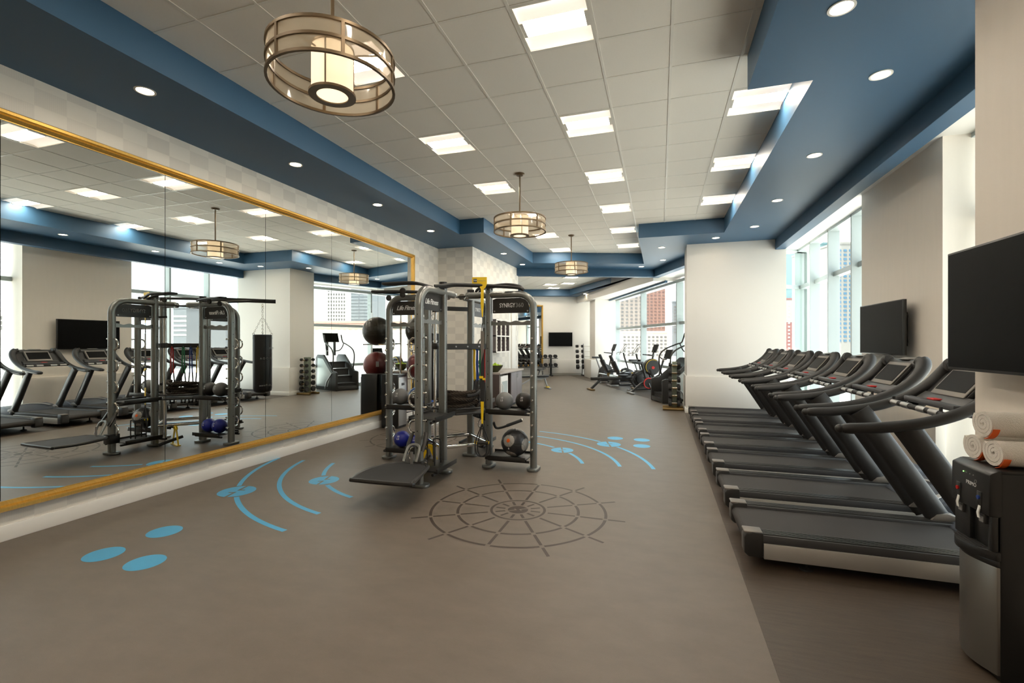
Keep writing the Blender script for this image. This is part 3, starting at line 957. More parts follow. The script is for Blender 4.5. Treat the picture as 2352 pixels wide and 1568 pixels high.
# ------------------------------------------------------------------ things on and around the rig
def gym_ball(label, x, y, z, r, m, txt=None, name='medicine_ball', tcol=None, face=FACE_MY, group='medicine balls on the training rig'):
    t = thing(name, label, 'ball', (x, y, z), 0, group)
    b = MB().sphere((0, 0, r), r, 32, 18)
    b.build('shell', m, t, smooth=60)
    if txt:
        fy = -1 if face == FACE_MY else 1
        for k, s in enumerate(txt):
            el = R_(26 - 17 * k)
            o = text('lettering', s, r * .30, tcol or m_text, (0, fy * (r + .0006) * math.cos(el), r + (r + .0006) * math.sin(el)), (R_(90) - el, 0, R_(8)), t, extrude=.0005)
    return t
m_ballg = mat('grey_ball_rubber', srgb(104, 104, 102), 0.45, bump=.05, bscale=300)
m_ballk = mat('dark_ball_rubber', srgb(44, 40, 36), 0.45, bump=.05, bscale=300)
m_ballb = mat('blue_ball_rubber', srgb(34, 44, 148), 0.35, bump=.05, bscale=300)
gym_ball('grey slam ball on the shelf beneath the SYNRGY360 plate', -1.945, 5.80, .767, .116, m_ballg, ['15', 'LB'])
gym_ball('near-black slam ball beside the grey one on the shelf', -1.715, 5.92, .767, .112, m_ballk, ['20', 'LB'])
gym_ball('grey slam ball on the rig shelf towards the mirror', -3.505, 5.82, .767, .116, m_ballg, ['15', 'LB'])
gym_ball('dark brown slam ball on the rig shelf towards the mirror', -3.255, 5.84, .767, .112, m_ballk, ['20', 'LB'])
gym_ball('bright blue ball on the low rig shelf, nearer the post with mirror behind', -3.48, 5.82, .171, .115, m_ballb, ['10', 'LB'])
gym_ball('bright blue ball on the low rig shelf, nearer the rig centre', -3.24, 5.83, .171, .110, m_ballb, ['10', 'LB'])
dyn = thing('leather_medicine_ball', 'large black and grey panelled medicine ball on the low rig shelf', 'ball', (-1.80, 5.80, .171), 0, 'medicine balls on the training rig')
m_leath = mat('black_leather', (0.02, 0.02, 0.021, 1), .38, bump=.08, bscale=120)
m_leathg = mat('grey_leather', srgb(150, 146, 140), .5, bump=.08, bscale=120)
rB = .178
MB().sphere((0, 0, rB), rB, 40, 22).build('shell', m_leath, dyn, smooth=60)
def cap_patch(parent, name, dr, ang, m, r, off=.002, c=(0, 0, 0)):
    prof = [(r * math.sin(R_(ang * k / 6)), r * math.cos(R_(ang * k / 6)) + (off if k < 6 else -.001)) for k in range(7)]
    M = Matrix.Translation(Vector(c)) @ Vector(dr).to_track_quat('Z', 'Y').to_matrix().to_4x4()
    return MB().lathe(prof, n=24, M=M).build(name, m, parent, smooth=60)
for dr in ((-.22, -.93, .30), (.93, -.33, -.05), (-.9, .2, .35), (.2, .3, .93), (-.15, -.55, -.80), (.3, .9, .1)):
    cap_patch(dyn, 'round_panel', dr, 27, m_leathg, rB, .002, (0, 0, rB))
for dr, roll in (((.42, -.75, .52), 0), ((.45, -.78, -.42), 1), ((-.62, -.72, -.28), 2), ((.0, -.3, .95), 3)):
    dv = Vector(dr).normalized()
    u = dv.orthogonal().normalized()
    v = dv.cross(u)
    pts = [Vector((0, 0, rB)) + (dv * math.cos(R_(34)) + (u * math.cos(a) + v * math.sin(a)) * math.sin(R_(34))) * (rB + .0005) for a in [2 * math.pi * i / 32 for i in range(32)]]
    MB().tube(pts, .0022, 5, closed=True).build('seam', m_blackp, dyn)
cap_patch(dyn, 'emblem', (-.22, -.93, .30), 9, m_orange, rB + .001, .002, (0, 0, rB))
text('lettering', '6', .035, m_text, (-.03, -rB * .985 - .0015, rB - .045), (R_(104), 0, 0), dyn, bold=.001)

# battle rope
m_rope = mat('brown_black_rope', srgb(62, 52, 42), .85, bump=.3, bscale=80)
rope = thing('battle_rope', 'thick dark battle rope coiled on the tray at the rig centre', 'rope', (RC.x, RC.y, .75))
pts = []
random.seed(4)
N = 5 * 28
for i in range(N + 1):
    a = 2 * math.pi * i / 28
    lay = i / 28
    rad = .24 - .035 * (lay % 2) + .015 * math.sin(3.1 * a + lay)
    pts.append((rad * math.cos(a) * 1.15, rad * math.sin(a), .030 + .040 * lay + .012 * math.sin(2 * a + lay * 1.7)))
st = [Vector(p) for p in smooth_path(pts, 3)]
for k in range(3):
    hp = []
    for i, p in enumerate(st):
        t_ = (st[min(i + 1, len(st) - 1)] - st[max(i - 1, 0)]).normalized()
        nrm = Vector((0, 0, 1)) - t_ * t_.z
        nrm.normalize()
        bi = t_.cross(nrm)
        a = i * .85 + k * 2.0944
        hp.append(p + (nrm * math.cos(a) + bi * math.sin(a)) * .0125)
    MB().tube(hp, .0135, 6).build('strand', m_rope, rope)
MB().tube(smooth_path([pts[-1], (.31, .0, .25), (.30, -.10, .21), (.22, -.20, .20)], 5), .022, 8).build('rope_end', m_rubber, rope)

# bands on the cross bar between arms B and D
bp, bq = inner['D'] + RC, inner['B'] + RC
for lab, m, t_ in (('yellow resistance band hanging from the rig cross bar', m_yellow, .22), ('blue resistance band hanging from the rig cross bar', m_bluer, .38), ('green resistance band hanging from the rig cross bar', m_green, .55), ('red resistance band hanging from the rig cross bar', m_red, .80)):
    p = bp.lerp(bq, t_)
    g = thing('resistance_band', lab, 'resistance band', (p.x, p.y, 1.56), R_(-45), 'resistance bands on the rig')
    for s in (-1, 1):
        MB().tube([(s * .012, 0, .0), (s * .016, -.005, -.2), (s * .020, .006, -.46)], .010, 7).build('band', m, g)
        MB().tube(smooth_path([(s * .020, .006, -.44), (s * .03, .0, -.60), (s * .035, -.01, -.8), (s * .025, .0, -.95)], 4), .011, 7).build('handle_strap', m_rubber, g)
        MB().cyl((s * .022 - .018, 0, -.96), (s * .022 + .018, 0, -.96), .014, 10).build('handle', m_rubber, g)
    MB().torus((0, 0, -.0), .026, .006, 16, 6, Matrix.Rotation(R_(90), 4, 'Y')).build('loop', m, g)

# suspension strap
su = thing('suspension_strap', 'yellow and black suspension trainer strap hanging from the rig', 'suspension strap', (-2.19, 5.56, 2.395), R_(12))
MB().box(-.105, .085, -.008, -.002, .0, .088).build('hang_tag', m_yellow, su)
tg = su.children[0]
MB().box(-.088, -.042, -.0095, -.008, .022, .066).build('tag_patch', mat('tag_grey', srgb(84, 82, 78), .5), tg)
text('lettering', 'TRX', .022, m_text, (-.065, -.0100, .044), FACE_MY, tg, extrude=.0003, bold=.0006)
text('lettering', 'Training Zone', .017, m_textg, (.022, -.0086, .042), FACE_MY, tg, extrude=.0003)
MB().prism_y([(-.012, .0), (.085, .0), (.07, -.04), (.045, -.07), (.045, -.25), (.034, -.42), (.022, -.42), (.006, -.25), (.010, -.07), (-.005, -.04)], -.010, -.003).build('strap', m_yellow, su)
MB().tube([(.028, -.005, -.41), (.030, -.005, -.50), (.042, -.005, -.60), (.014, -.005, -.60), (.026, -.005, -.50)], .0045, 6).build('carabiner', m_black, su)
MB().box(.006, .048, -.009, -.004, -1.02, -.60).build('strap', mat('grey_webbing', srgb(118, 112, 104), .8), su)
MB().prism_y([(.006, -1.02), (.048, -.86), (.055, -1.30), (.052, -1.52), (.012, -1.52), (.0, -1.3)], -.011, -.003).build('strap', m_rubber, su)
MB().box(-.012, .040, -.016, -.0, -1.205, -1.175).box(.03, .065, -.016, -.0, -1.225, -1.20).build('buckle', m_yellow, su)
MB().prism_y([(.006, -1.50), (.048, -1.50), (.036, -1.80), (.016, -1.80)], -.012, -.004).build('strap', m_yellow, su)
for k, dx in enumerate((-.010, .020)):
    pth = smooth_path([(.026, -.008, -1.78), (-.03 + dx, -.01, -1.95), (-.055 + dx, -.01, -2.06), (-.035 + dx, -.012, -2.17), (.03 + dx, -.014, -2.20), (.09 + dx, -.012, -2.15), (.095 + dx, -.01, -2.03), (.06 + dx, -.01, -1.92), (.026, -.008, -1.78)], 4)
    MB().tube(pth, .0075, 7).build('foot_loop', m_rubber, su)
    MB().cyl((-.055 + dx, -.012 - .03 * k, -2.02), (.09 + dx, -.012 - .03 * k, -2.02), .018, 10).build('foam_handle', m_rubber, su)
    for s in (-.058, .092):
        MB().cyl((s + dx - .004, -.012 - .03 * k, -2.035), (s + dx + .004, -.012 - .03 * k, -2.00), .007, 6).build('stitch_mark', m_yellow, su)

# yellow stand under the rig
ys = thing('landmine_stand', 'small yellow steel stand with black tube under the rig', 'stand', (-2.90, 5.52, 0), R_(20))
for s in (-1, 1):
    MB().sweep([(s * .13, 0, .0), (s * .07, 0, .17), (s * .02, 0, .28)], rrect(.012, .05, .004, 1)).build('side_bar', m_yellow, ys)
MB().tube(smooth_path([(-.05, 0, .25), (-.03, 0, .29), (.03, 0, .29), (.05, 0, .25)], 4), .018, 8).build('top_arch', m_yellow, ys)
MB().box(-.15, .15, -.03, .03, .0, .012).build('base_plate', m_yellow, ys)
MB().cyl((0, -.22, .035), (0, .10, .12), .024, 12).build('tube', m_rubber, ys)

# heavy bag
bag = thing('heavy_bag', 'black cylindrical heavy punching bag hanging on chains from the rig boom', 'punching bag', (-3.45, 6.71, .74))
MB().lathe([(0, 0), (.10, .0), (.145, .03), (.155, .08), (.158, .5), (.158, .98), (.150, 1.04), (.13, 1.05), (0, 1.04)], n=36).build('bag_body', m_leath, bag, smooth=60)
MB().lathe([(.156, .97), (.161, .975), (.158, 1.045), (.152, 1.05)], n=36).build('top_band', m_blackp, bag)
for k in range(4):
    a = R_(45 + 90 * k)
    p, q = Vector((.145 * math.cos(a), .145 * math.sin(a), 1.05)), Vector((.012 * math.cos(a), .012 * math.sin(a), 1.34))
    MB().torus(tuple(p + Vector((0, 0, .01))), .018, .004, 12, 6, Matrix.Rotation(R_(90), 4, 'X') @ Matrix.Rotation(a, 4, 'Y')).build('d_ring', m_chrome, bag)
    ch = empty('chain')
    ch.parent = bag
    for i in range(9):
        c = p.lerp(q, (i + .5) / 9) + Vector((0, 0, .02))
        M = (q - p).to_track_quat('X', 'Z').to_matrix().to_4x4() @ Matrix.Rotation(R_(90 * (i % 2)), 4, 'X') @ Matrix.Scale(1.5, 4, Vector((1, 0, 0)))
        MB().torus(tuple(c), .0115, .0028, 10, 5, M).build('chain_link', m_chrome, ch)
for z in (1.40, 1.47, 1.535, 1.58):
    MB().torus((0, 0, z), .016, .004, 12, 6, Matrix.Rotation(R_(90), 4, 'X') @ Matrix.Scale(1.8, 4, Vector((0, 1, 0)))).build('carabiner', m_chrome, bag)
for z, s, an in ((.80, 'SYNRGY', -20), (.14, 'Life Fitness', 25)):
    a = R_(180 + an)
    text('lettering', s, .05, m_text, (.160 * math.cos(a), .160 * math.sin(a), z), (R_(90), 0, a + R_(90)), bag, extrude=.0005)
text('lettering', 'O O O A', .05, m_text, (.160 * math.cos(R_(205)), .160 * math.sin(R_(205)), .62), (R_(90), 0, R_(295)), bag, extrude=.0005)

# ------------------------------------------------------------------ treadmills
m_tr = mat('treadmill_charcoal', (0.026, 0.025, 0.024, 1), .38)
m_trg = mat('treadmill_rail_grey', (0.060, 0.060, 0.064, 1), .42)
m_trs = mat('treadmill_silver', (0.52, 0.50, 0.47, 1), .40, .5)
m_belt = mat('treadmill_belt', (0.026, 0.022, 0.020, 1), .70, bump=.15, bscale=400)
m_cover = mat('treadmill_cover', (0.075, 0.085, 0.105, 1), .42)
m_foam = mat('handrail_foam', (0.018, 0.017, 0.016, 1), .46)
m_bez = mat('console_bezel', srgb(122, 116, 110), .42, .3)
def treadmill():
    t = thing('treadmill', 'x', 'treadmill', (0, 0, 0), 0, 'treadmills in a row facing the windows')
    W = .33
    for s in (-1, 1):
        r = MB()
        r.box(.10, 2.02, s * W - .058, s * W + .058, .185, .244)
        rl_ = r.build('side_rail', m_trg, t, bevel=.008)
        for k in range(6):
            y = s * W - .042 + .0168 * k
            MB().box(.12, 1.95, y - .0045, y + .0045, .243, .2505).build('rail_rib', m_tr, rl_, smooth=0)
        e = MB().prism_y([(.0, .10), (.0, .215), (.018, .246), (.06, .258), (.13, .258), (.13, .075), (.03, .075)], s * W - .062, s * W + .062)
        e.build('end_cap', m_tr, t, bevel=.012)
        MB().box(-.002, .125, s * W - .055, s * W + .055, .244, .2615).build('end_cap_top', m_bez, t, bevel=.008)
        MB().prism_y([(.13, .07), (2.12, .07), (2.12, .19), (.13, .185)], s * (W + .045) - .018, s * (W + .045) + .018).build('side_skirt', m_trs, t, bevel=.006)
        for x in (.42, 1.95):
            f = MB().cyl((x, s * .31, .0), (x, s * .31, .075), .012, 10).lathe([(0, 0), (.045, 0), (.045, .012), (.02, .024), (0, .024)], (x, s * .31, 0), n=16)
            f.build('levelling_foot', m_rubber, t)
        # leaning upright
        up = MB().sweep([(1.55, s * .365, .20), (1.30, s * .365, .60), (1.02, s * .375, 1.035), (.985, s * .38, 1.085)], circ(.080, 16, .045), up=(0, 1, 0))
        up.build('upright', m_tr, t)
        MB().prism_y([(1.44, .24), (1.64, .24), (1.62, .29), (1.55, .31), (1.48, .30)], s * .365 - .05, s * .365 + .05).build('upright_foot', m_bez, t, bevel=.012)
        pth = smooth_path([(.60, s * .400, 1.050), (.80, s * .402, 1.064), (1.02, s * .405, 1.098), (1.19, s * .405, 1.148), (1.35, s * .402, 1.225), (1.47, s * .395, 1.315), (1.545, s * .375, 1.405), (1.575, s * .33, 1.465), (1.565, s * .27, 1.485)], 5)
        n = len(pth)
        MB().sweep(pth, circ(.041, 14, .037), scales=[.55 if i == 0 else .9 if i == 1 else 1.0 + .65 * max(0, (i - n * .45) / (n * .55)) if i < n - 4 else 1.0 for i in range(n)], up=(0, 0, 1)).build('handrail', m_foam, t)
        MB().sphere((.601, s * .400, 1.050), .030, 14, 8).build('handrail_tip', m_foam, t)
    MB().box(.035, 1.98, -.272, .272, .205, .222).build('belt', m_belt, t, smooth=0)
    MB().cyl((.05, -.272, .178), (.05, .272, .178), .045, 20).build('rear_roller', m_belt, t)
    MB().box(.12, 2.05, -.27, .27, .12, .20).build('deck', m_tr, t, smooth=0)
    # motor cover: low curved hood between the uprights
    hd = MB().prism_y([(1.52, .225), (1.60, .262), (1.74, .315), (1.92, .335), (2.08, .315), (2.20, .25), (2.24, .17), (2.22, .09), (1.6, .09)], -.40, .40)
    hd.build('motor_cover', m_cover, t, bevel=.03, seg=3)
    sw = MB()
    for s in (1,):
        sw.sweep(smooth_path([(1.66, -.30, .300), (1.80, -.20, .337), (1.88, 0, .347), (1.80, .20, .337), (1.66, .30, .300)], 5), rrect(.05, .008, .003, 1))
    sw.build('cover_stripe', m_trs, t)
    # console
    a = math.atan2(1.478 - 1.268, 1.565 - 1.397)
    L = math.hypot(.21, .168)
    M = Matrix.Translation(Vector((1.397, 0, 1.262))) @ Matrix.Rotation(-a, 4, 'Y')
    MB().box(-.015, L + .01, -.215, .215, -.045, .0, M).build('console_body', m_tr, t, bevel=.012)
    cz = MB().box(-.005, L - .02, -.205, .205, .0, .012, M).build('console_bezel', m_bez, t, bevel=.006)
    MB().box(.035, L - .055, -.182, .182, .012, .0145, M).build('screen', m_screen, cz, smooth=0)
    MB().prism_y([(1.545, 1.455), (1.575, 1.49), (1.62, 1.495), (1.645, 1.47), (1.63, 1.40), (1.56, 1.33)], -.30, .30).build('console_hood', m_tr, t, bevel=.014)
    tp = MB().box(-.01, .075, -.10, .10, 0, .004, Matrix.Translation(Vector((1.565, 0, 1.492))) @ Matrix.Rotation(R_(-10), 4, 'Y')).build('console_top_panel', m_bez, t, bevel=.003)
    for k in range(3):
        MB().cyl((1.60, -.17 - .03 * k, 1.494), (1.60, -.17 - .03 * k, 1.503), .008, 8).build('button', m_blackp, t)
    for s in (-1, 1):
        MB().prism_y([(1.30, 1.16), (1.42, 1.24), (1.58, 1.46), (1.60, 1.40), (1.48, 1.25), (1.36, 1.15)], s * .30 - .085, s * .30 + .085).build('console_wing', m_tr, t, bevel=.012)
    MB().box(1.27, 1.325, -.335, .335, 1.185, 1.226).build('cross_tray', m_trg, t, bevel=.008)
    MB().box(1.305, 1.37, -.02, .075, 1.226, 1.238).build('stop_key', m_red, t, bevel=.005)
    sb = MB().cyl((1.20, -.38, 1.168), (1.20, .38, 1.168), .020, 14).build('grip_bar', m_rubber, t)
    for s in (-1, 1):
        for y0, y1 in ((.06, .17), (.22, .33)):
            MB().cyl((1.20, s * y0, 1.168), (1.20, s * y1, 1.168), .0235, 14).build('pulse_plate', m_steel, sb)
        MB().cyl((1.205, s * .33, 1.17), (1.205, s * .33, 1.215), .010, 10).build('thumb_switch', m_tr, sb)
    MB().prism_y([(1.30, 1.18), (1.38, 1.19), (1.42, 1.26), (1.40, 1.27), (1.33, 1.215)], -.30, .30).build('console_shelf', m_tr, t, bevel=.006)
    return t
t0 = treadmill()
ORD = ['treadmill beside the black water cooler, first of the row', 'second treadmill from the water cooler', 'third treadmill from the water cooler', 'fourth treadmill, in the middle of the row of seven',
       'third treadmill from the thick white pillar', 'second treadmill from the thick white pillar', 'treadmill right in front of the thick white pillar, last of the row']
for k in range(7):
    o = t0 if k == 0 else copy_tree(t0)
    o.location = (.59, 4.18 + 1.06 * k, .002)
    o['label'] = ORD[k]

# ------------------------------------------------------------------ wall screens
def tv(label, loc, rz, w, h, tilt_mount=True):
    """screen faces local -y"""
    t = thing('wall_television', label, 'television', loc, rz)
    MB().box(-w/2, w/2, -.045, 0, -h/2, h/2).build('case', m_blackp, t, bevel=.004)
    MB().box(-w/2 + .012, w/2 - .012, -.0465, -.0445, -h/2 + .016, h/2 - .012).build('screen', m_screen, t, smooth=0)
    MB().box(-w/2 + .15, w/2 - .15, 0, .03, -h/2 + .1, h/2 - .1).build('back_housing', m_blackp, t, bevel=.01)
    return t
def mount(t, x, d):
    for z in (-.18, .15):
        MB().box(x - .03, x + .03, .028, d, z - .02, z + .02).build('mount_arm', m_black, t, bevel=.004)
    MB().box(x - .025, x + .025, d - .02, d, -.24, .2).build('mount_plate', m_black, t, bevel=.004)
for lab, x, y0, y1, wx in (('big black wall screen beside the water cooler wall', 1.74, 2.33, 3.565, 1.86), ('black wall screen on the pier above the treadmills', 2.95, 7.07, 8.38, 3.06)):
    t = tv(lab, (x, (y0 + y1) / 2, 1.84), R_(-90), y1 - y0, .71)
    mount(t, -.15 if wx > 3 else .0, wx - x - .002 if True else 0)
    mount(t, .40 if wx > 3 else -.4, wx - x - .002)
c_ = ab(0, 8.9)
t = tv('black wall screen on the far end wall beside the gold mirror', ab(-1.46, 8.84, 1.80), PHI, 1.20, .70)
mount(t, .0, .058)

# ------------------------------------------------------------------ water cooler and towels
wc = thing('water_cooler', 'black water cooler with brushed steel lower front and red and blue taps', 'water cooler', (1.54, 3.02, 0))
MB().box(.03, .31, -.155, .155, .0, 1.015).build('cabinet', m_blackp, wc, bevel=.010)
def bow(z0, z1, x0, d, name, m, w=.15, bev=.004):
    n = 10
    pl = [(.045, -w), (.045, w)] + [(x0 - d * math.cos(math.pi * (i / n - .5)), w - 2 * w * i / n) for i in range(n + 1)]
    MB().prism(pl, z0, z1).build(name, m, wc, bevel=bev)
bow(.03, .555, .02, .045, 'steel_panel', mat('dark_brushed_steel', (0.24, 0.225, 0.205, 1), .36, .8))
bow(.555, .585, .02, .050, 'panel_rim', m_blackp)
bow(.585, .63, .015, .075, 'drip_tray', m_blackp, .152)
for k in range(4):
    MB().box(-.035 + .02 * k, -.027 + .02 * k, -.09, .09, .630, .632).build('tray_slot', m_rubber, wc, smooth=0)
MB().box(.0, .035, .02, .150, .63, .80).box(.0, .035, -.150, -.118, .63, .80).box(.02, .04, -.15, .15, .63, .80).build('dispenser_recess', m_blackp, wc, bevel=.004)
MB().prism_y([(-.015, .80), (.04, .80), (.04, 1.018), (.03, 1.03), (-.012, 1.005)], -.155, .155).build('control_panel', m_blackp, wc, bevel=.008)
MB().box(.03, .31, -.157, .157, 1.012, 1.028).build('top_cover', m_blackp, wc, bevel=.006)
text('lettering', 'PRIMO', .028, m_text, (-.0155, -.02, .925), FACE_MX, wc, extrude=.0004)
MB().torus((-.0152, -.055, .945), .008, .0012, 14, 5, Matrix.Rotation(R_(90), 4, 'Y')).build('logo_ring', m_textg, wc)
m_led = emit('green_led', (.3, 1, .2, 1), 1.5)
for k in range(4):
    MB().cyl((-.0135, .045 - .027 * k, .972), (-.016, .045 - .027 * k, .972), .003, 8).build('indicator', m_led if k == 0 else m_textg, wc)
for y, z, m, nm in ((.085, .875, m_red, 'hot_button'), (-.085, .875, m_bluer, 'cold_button')):
    MB().box(-.0175, -.012, y - .018, y + .018, z - .05, z + .03).build('tap_plate', m_blackp, wc, bevel=.003)
    MB().cyl((-.014, y, z), (-.024, y, z), .010, 12).build(nm, m, wc)
    MB().sweep([(-.016, y - .005, .835), (-.024, y - .005, .80), (-.020, y - .005, .775)], rrect(.018, .006, .002, 1)).build('tap_lever', m_text, wc)
    MB().box(-.012, .012, y - .03, y + .012, .75, .80).build('tap_spout', m_tr, wc, bevel=.004)
    MB().box(-.0145, -.011, y - .024, y + .006, .758, .785).build('tap_label', m_textg, wc)
for k in range(9):
    MB().box(.16, .27, -.1565, -.1545, .60 + .018 * k, .606 + .018 * k).build('vent_slot', m_rubber, wc, smooth=0)
# rolled towels
def towel(label, x, y, z, r=.052, ln=.24, name='rolled_towel', rz=R_(4), tagm=m_orange, group='rolled white towels', turns=3.1):
    t = thing(name, label, 'towel', (x, y, z), rz, group)
    vs, n = [], int(turns * 20)
    ctr = []
    for i in range(n + 1):
        a = 2 * math.pi * i / 20
        rr = .008 + (r - .008) * (i / n)
        ctr.append((rr, a))
    th = (r - .008) / turns * .42
    outer = [((rr + th) * math.cos(a), (rr + th) * math.sin(a)) for rr, a in ctr]
    inner_ = [((rr - th) * math.cos(a), (rr - th) * math.sin(a)) for rr, a in ctr]
    vs = []
    for xx in (-ln / 2, ln / 2):
        for (p, q) in zip(outer, inner_):
            vs.append((xx, p[0], r + p[1]))
            vs.append((xx, q[0], r + q[1]))
    m_ = 2 * (n + 1)
    fs = []
    for i in range(n):
        o0, i0, o1, i1 = 2 * i, 2 * i + 1, 2 * i + 2, 2 * i + 3
        fs += [(o0, o1, m_ + o1, m_ + o0), (i0, m_ + i0, m_ + i1, i1), (o0, i0, i1, o1), (m_ + o0, m_ + o1, m_ + i1, m_ + i0)]
    fs += [(0, m_, m_ + 1, 1), (2 * n, 2 * n + 1, m_ + 2 * n + 1, m_ + 2 * n)]
    MB().add(vs, fs).build('roll', m_towel, t, smooth=50)
    if tagm:
        a0 = R_(200)
        pts = [(-ln / 2 + .012, (r + th + .002) * math.cos(R_(a)), r + (r + th + .002) * math.sin(R_(a))) for a in range(195, 262, 8)]
        MB().sweep([Vector(p) for p in pts], rrect(.03, .003, .001, 1), up=(0, 0, 1)).build('orange_hem', m_orange, t)
    return t
zt = 1.0285
towel('white rolled towel on the water cooler top, under the upper towel beside the window', 1.70, 3.105, zt + .0095, .066)
towel('white rolled towel on the water cooler top, under the upper towel beside the wall screen', 1.70, 2.945, zt + .0095, .066)
towel('white rolled towel resting on top of the two others on the water cooler', 1.70, 3.025, zt + .139, .068)

# ------------------------------------------------------------------ exercise balls and black cabinet by the mirror end
m_exb = mat('black_ball_vinyl', srgb(58, 52, 42), .32)
m_exr = mat('maroon_ball_vinyl', srgb(122, 48, 46), .35)
m_exu = mat('blue_ball_vinyl', srgb(24, 84, 178), .35)
br = thing('ball_rack', 'chrome upright rack holding three exercise balls beside the mirror', 'ball rack', (-4.66, 8.50, 0))
for x, y in ((-.36, .34), (.36, .34)):
    MB().cyl((x, y, 0), (x, y, 2.30), .018, 10).build('upright', m_chrome, br)
    MB().box(x - .03, x + .03, -.26, .40, 0, .03).build('foot', m_chrome, br, bevel=.004)
BZ = {'k': 1.585, 'r': .895, 'b': .225}
for z in BZ.values():
    z += .04
    for s in (-1, 1):
        MB().tube([(s * .36, .34, z), (s * .18, .22, z - .02), (s * .18, -.22, z - .02)], .012, 8).build('ball_support', m_chrome, br)
    MB().cyl((-.36, .34, z), (.36, .34, z), .010, 8).build('crossbar', m_chrome, br)
for lab, k, r, m in (('big black exercise ball, topmost on the chrome ball rack', 'k', .30, m_exb), ('big maroon exercise ball with white label, middle of the rack', 'r', .28, m_exr), ('big blue exercise ball, lowest on the chrome ball rack', 'b', .27, m_exu)):
    t = thing('exercise_ball', lab, 'ball', (-4.66, 8.50, BZ[k]), 0, 'exercise balls on the chrome rack')
    MB().sphere((0, 0, r), r, 40, 24).build('shell', m, t, smooth=60)
    for i in range(-3, 4):
        z = i * .03
        MB().torus((0, 0, r + z), math.sqrt(r * r - z * z), .0016, 40, 4).build('rib', m, t)
    if k == 'r':
        a = R_(-125)
        cap = MB().box(-.03, .03, -.002, .002, -.055, .055, Matrix.Translation(Vector((math.cos(a) * (r - .002), math.sin(a) * (r - .002), r + .03))) @ Matrix.Rotation(a + R_(90), 4, 'Z'))
        cap.build('label', m_text, t)
bc = thing('water_dispenser', 'second black bottle cabinet with grey front beside the ball rack', 'water cooler', (-4.94, 7.96, 0))
MB().box(-.18, .18, -.155, .155, 0, 1.03).build('cabinet', m_blackp, bc, bevel=.01)
MB().box(.18, .20, -.145, .145, .05, .98).build('front_panel', m_steel, bc, bevel=.008)
MB().box(.2, .206, -.05, .05, .82, .87).build('handle_recess', m_tr, bc, bevel=.003)
for y, z in ((-.03, .22), (.10, .22)):
    MB().box(-.183, -.18, y - .028, y + .028, z - .06, z + .06).build('label', m_text, bc)
for y in (-.03, .09):
    MB().box(-.184, -.18, y - .05, y + .05, .40, .60).build('vent_grille', m_tr, bc, bevel=.003)
MB().box(-.184, -.18, .02, .13, .72, .90).build('rating_plate', m_textg, bc)

# ------------------------------------------------------------------ counter, fridge, fruit bowl, towel cubbies
m_lam = mat('grey_laminate', srgb(132, 126, 128), .45, noise=.05, nscale=6, stretch=(1, 1, 8))
m_lamd = mat('dark_laminate', srgb(74, 62, 58), .45, noise=.08, nscale=8, stretch=(1, 1, 6))
m_ctop = mat('counter_top', srgb(168, 158, 150), .35)
XF = -3.64
ct = thing('counter_worktop', 'grey stone worktop along the projecting wall', 'worktop', (-3.95, 11.45, .88))
MB().box(-.285, .33, -.97, 1.02, 0, .04).build('slab', m_ctop, ct, bevel=.004)
MB().box(-.285, .30, -.96, -.93, -.88, 0).build('end_panel', m_lamd, ct, bevel=.003)
MB().box(-.285, -.275, -.93, 1.0, -.88, 0).build('back_panel', m_lamd, ct)
MB().box(-.27, .28, -.30, -.27, -.88, 0).build('divider', m_lamd, ct)
cb = thing('base_cabinet', 'grey base cabinet with two doors under the worktop', 'cabinet', (-3.95, 11.95, 0))
MB().box(-.27, .27, -.49, .50, .06, .875).build('body', m_lamd, cb)
MB().box(-.27, .24, -.49, .50, 0, .06).build('plinth', m_black, cb)
for y0, y1, s in ((-.485, .0, 1), (.008, .495, -1)):
    d = MB().box(.27, .29, y0, y1, .07, .865).build('door', m_lam, cb, bevel=.003)
    yh = y1 - .05 if s == 1 else y0 + .05
    MB().tube([(.29, yh, .72), (.312, yh, .72), (.312, yh, .80), (.29, yh, .80)], .005, 6).build('handle', m_steel, d)
fr = thing('mini_fridge', 'small white fridge with pale glass door under the worktop', 'fridge', (-3.92, 10.84, 0))
m_fr = mat('fridge_white', srgb(232, 230, 226), .4)
MB().box(-.24, .24, -.27, .27, .01, .83).build('body', m_fr, fr, bevel=.008)
fd = MB().box(.245, .29, -.27, .27, .03, .83).build('door', m_fr, fr, bevel=.008)
MB().box(.29, .294, -.20, .21, .08, .70).build('pane', mat('fridge_glass', srgb(196, 206, 206), .15), fd)
MB().tube(smooth_path([(.29, -.235, .66), (.325, -.235, .60), (.33, -.235, .50), (.325, -.235, .40), (.29, -.235, .34)], 4), .010, 8).build('handle', m_fr, fd)
bw = thing('fruit_bowl', 'dark glass bowl of green fruit on the worktop', 'bowl', (-3.86, 10.80, .92))
MB().lathe([(0, 0), (.07, 0), (.075, .01), (.12, .05), (.175, .12), (.195, .17), (.185, .17), (.165, .12), (.11, .06), (.06, .025), (0, .02)], n=32).build('bowl', mat('dark_bowl', srgb(52, 56, 24), .2), bw)
m_app = mat('green_apple', srgb(160, 190, 40), .35, noise=.12, nscale=20)
random.seed(7)
k = 0
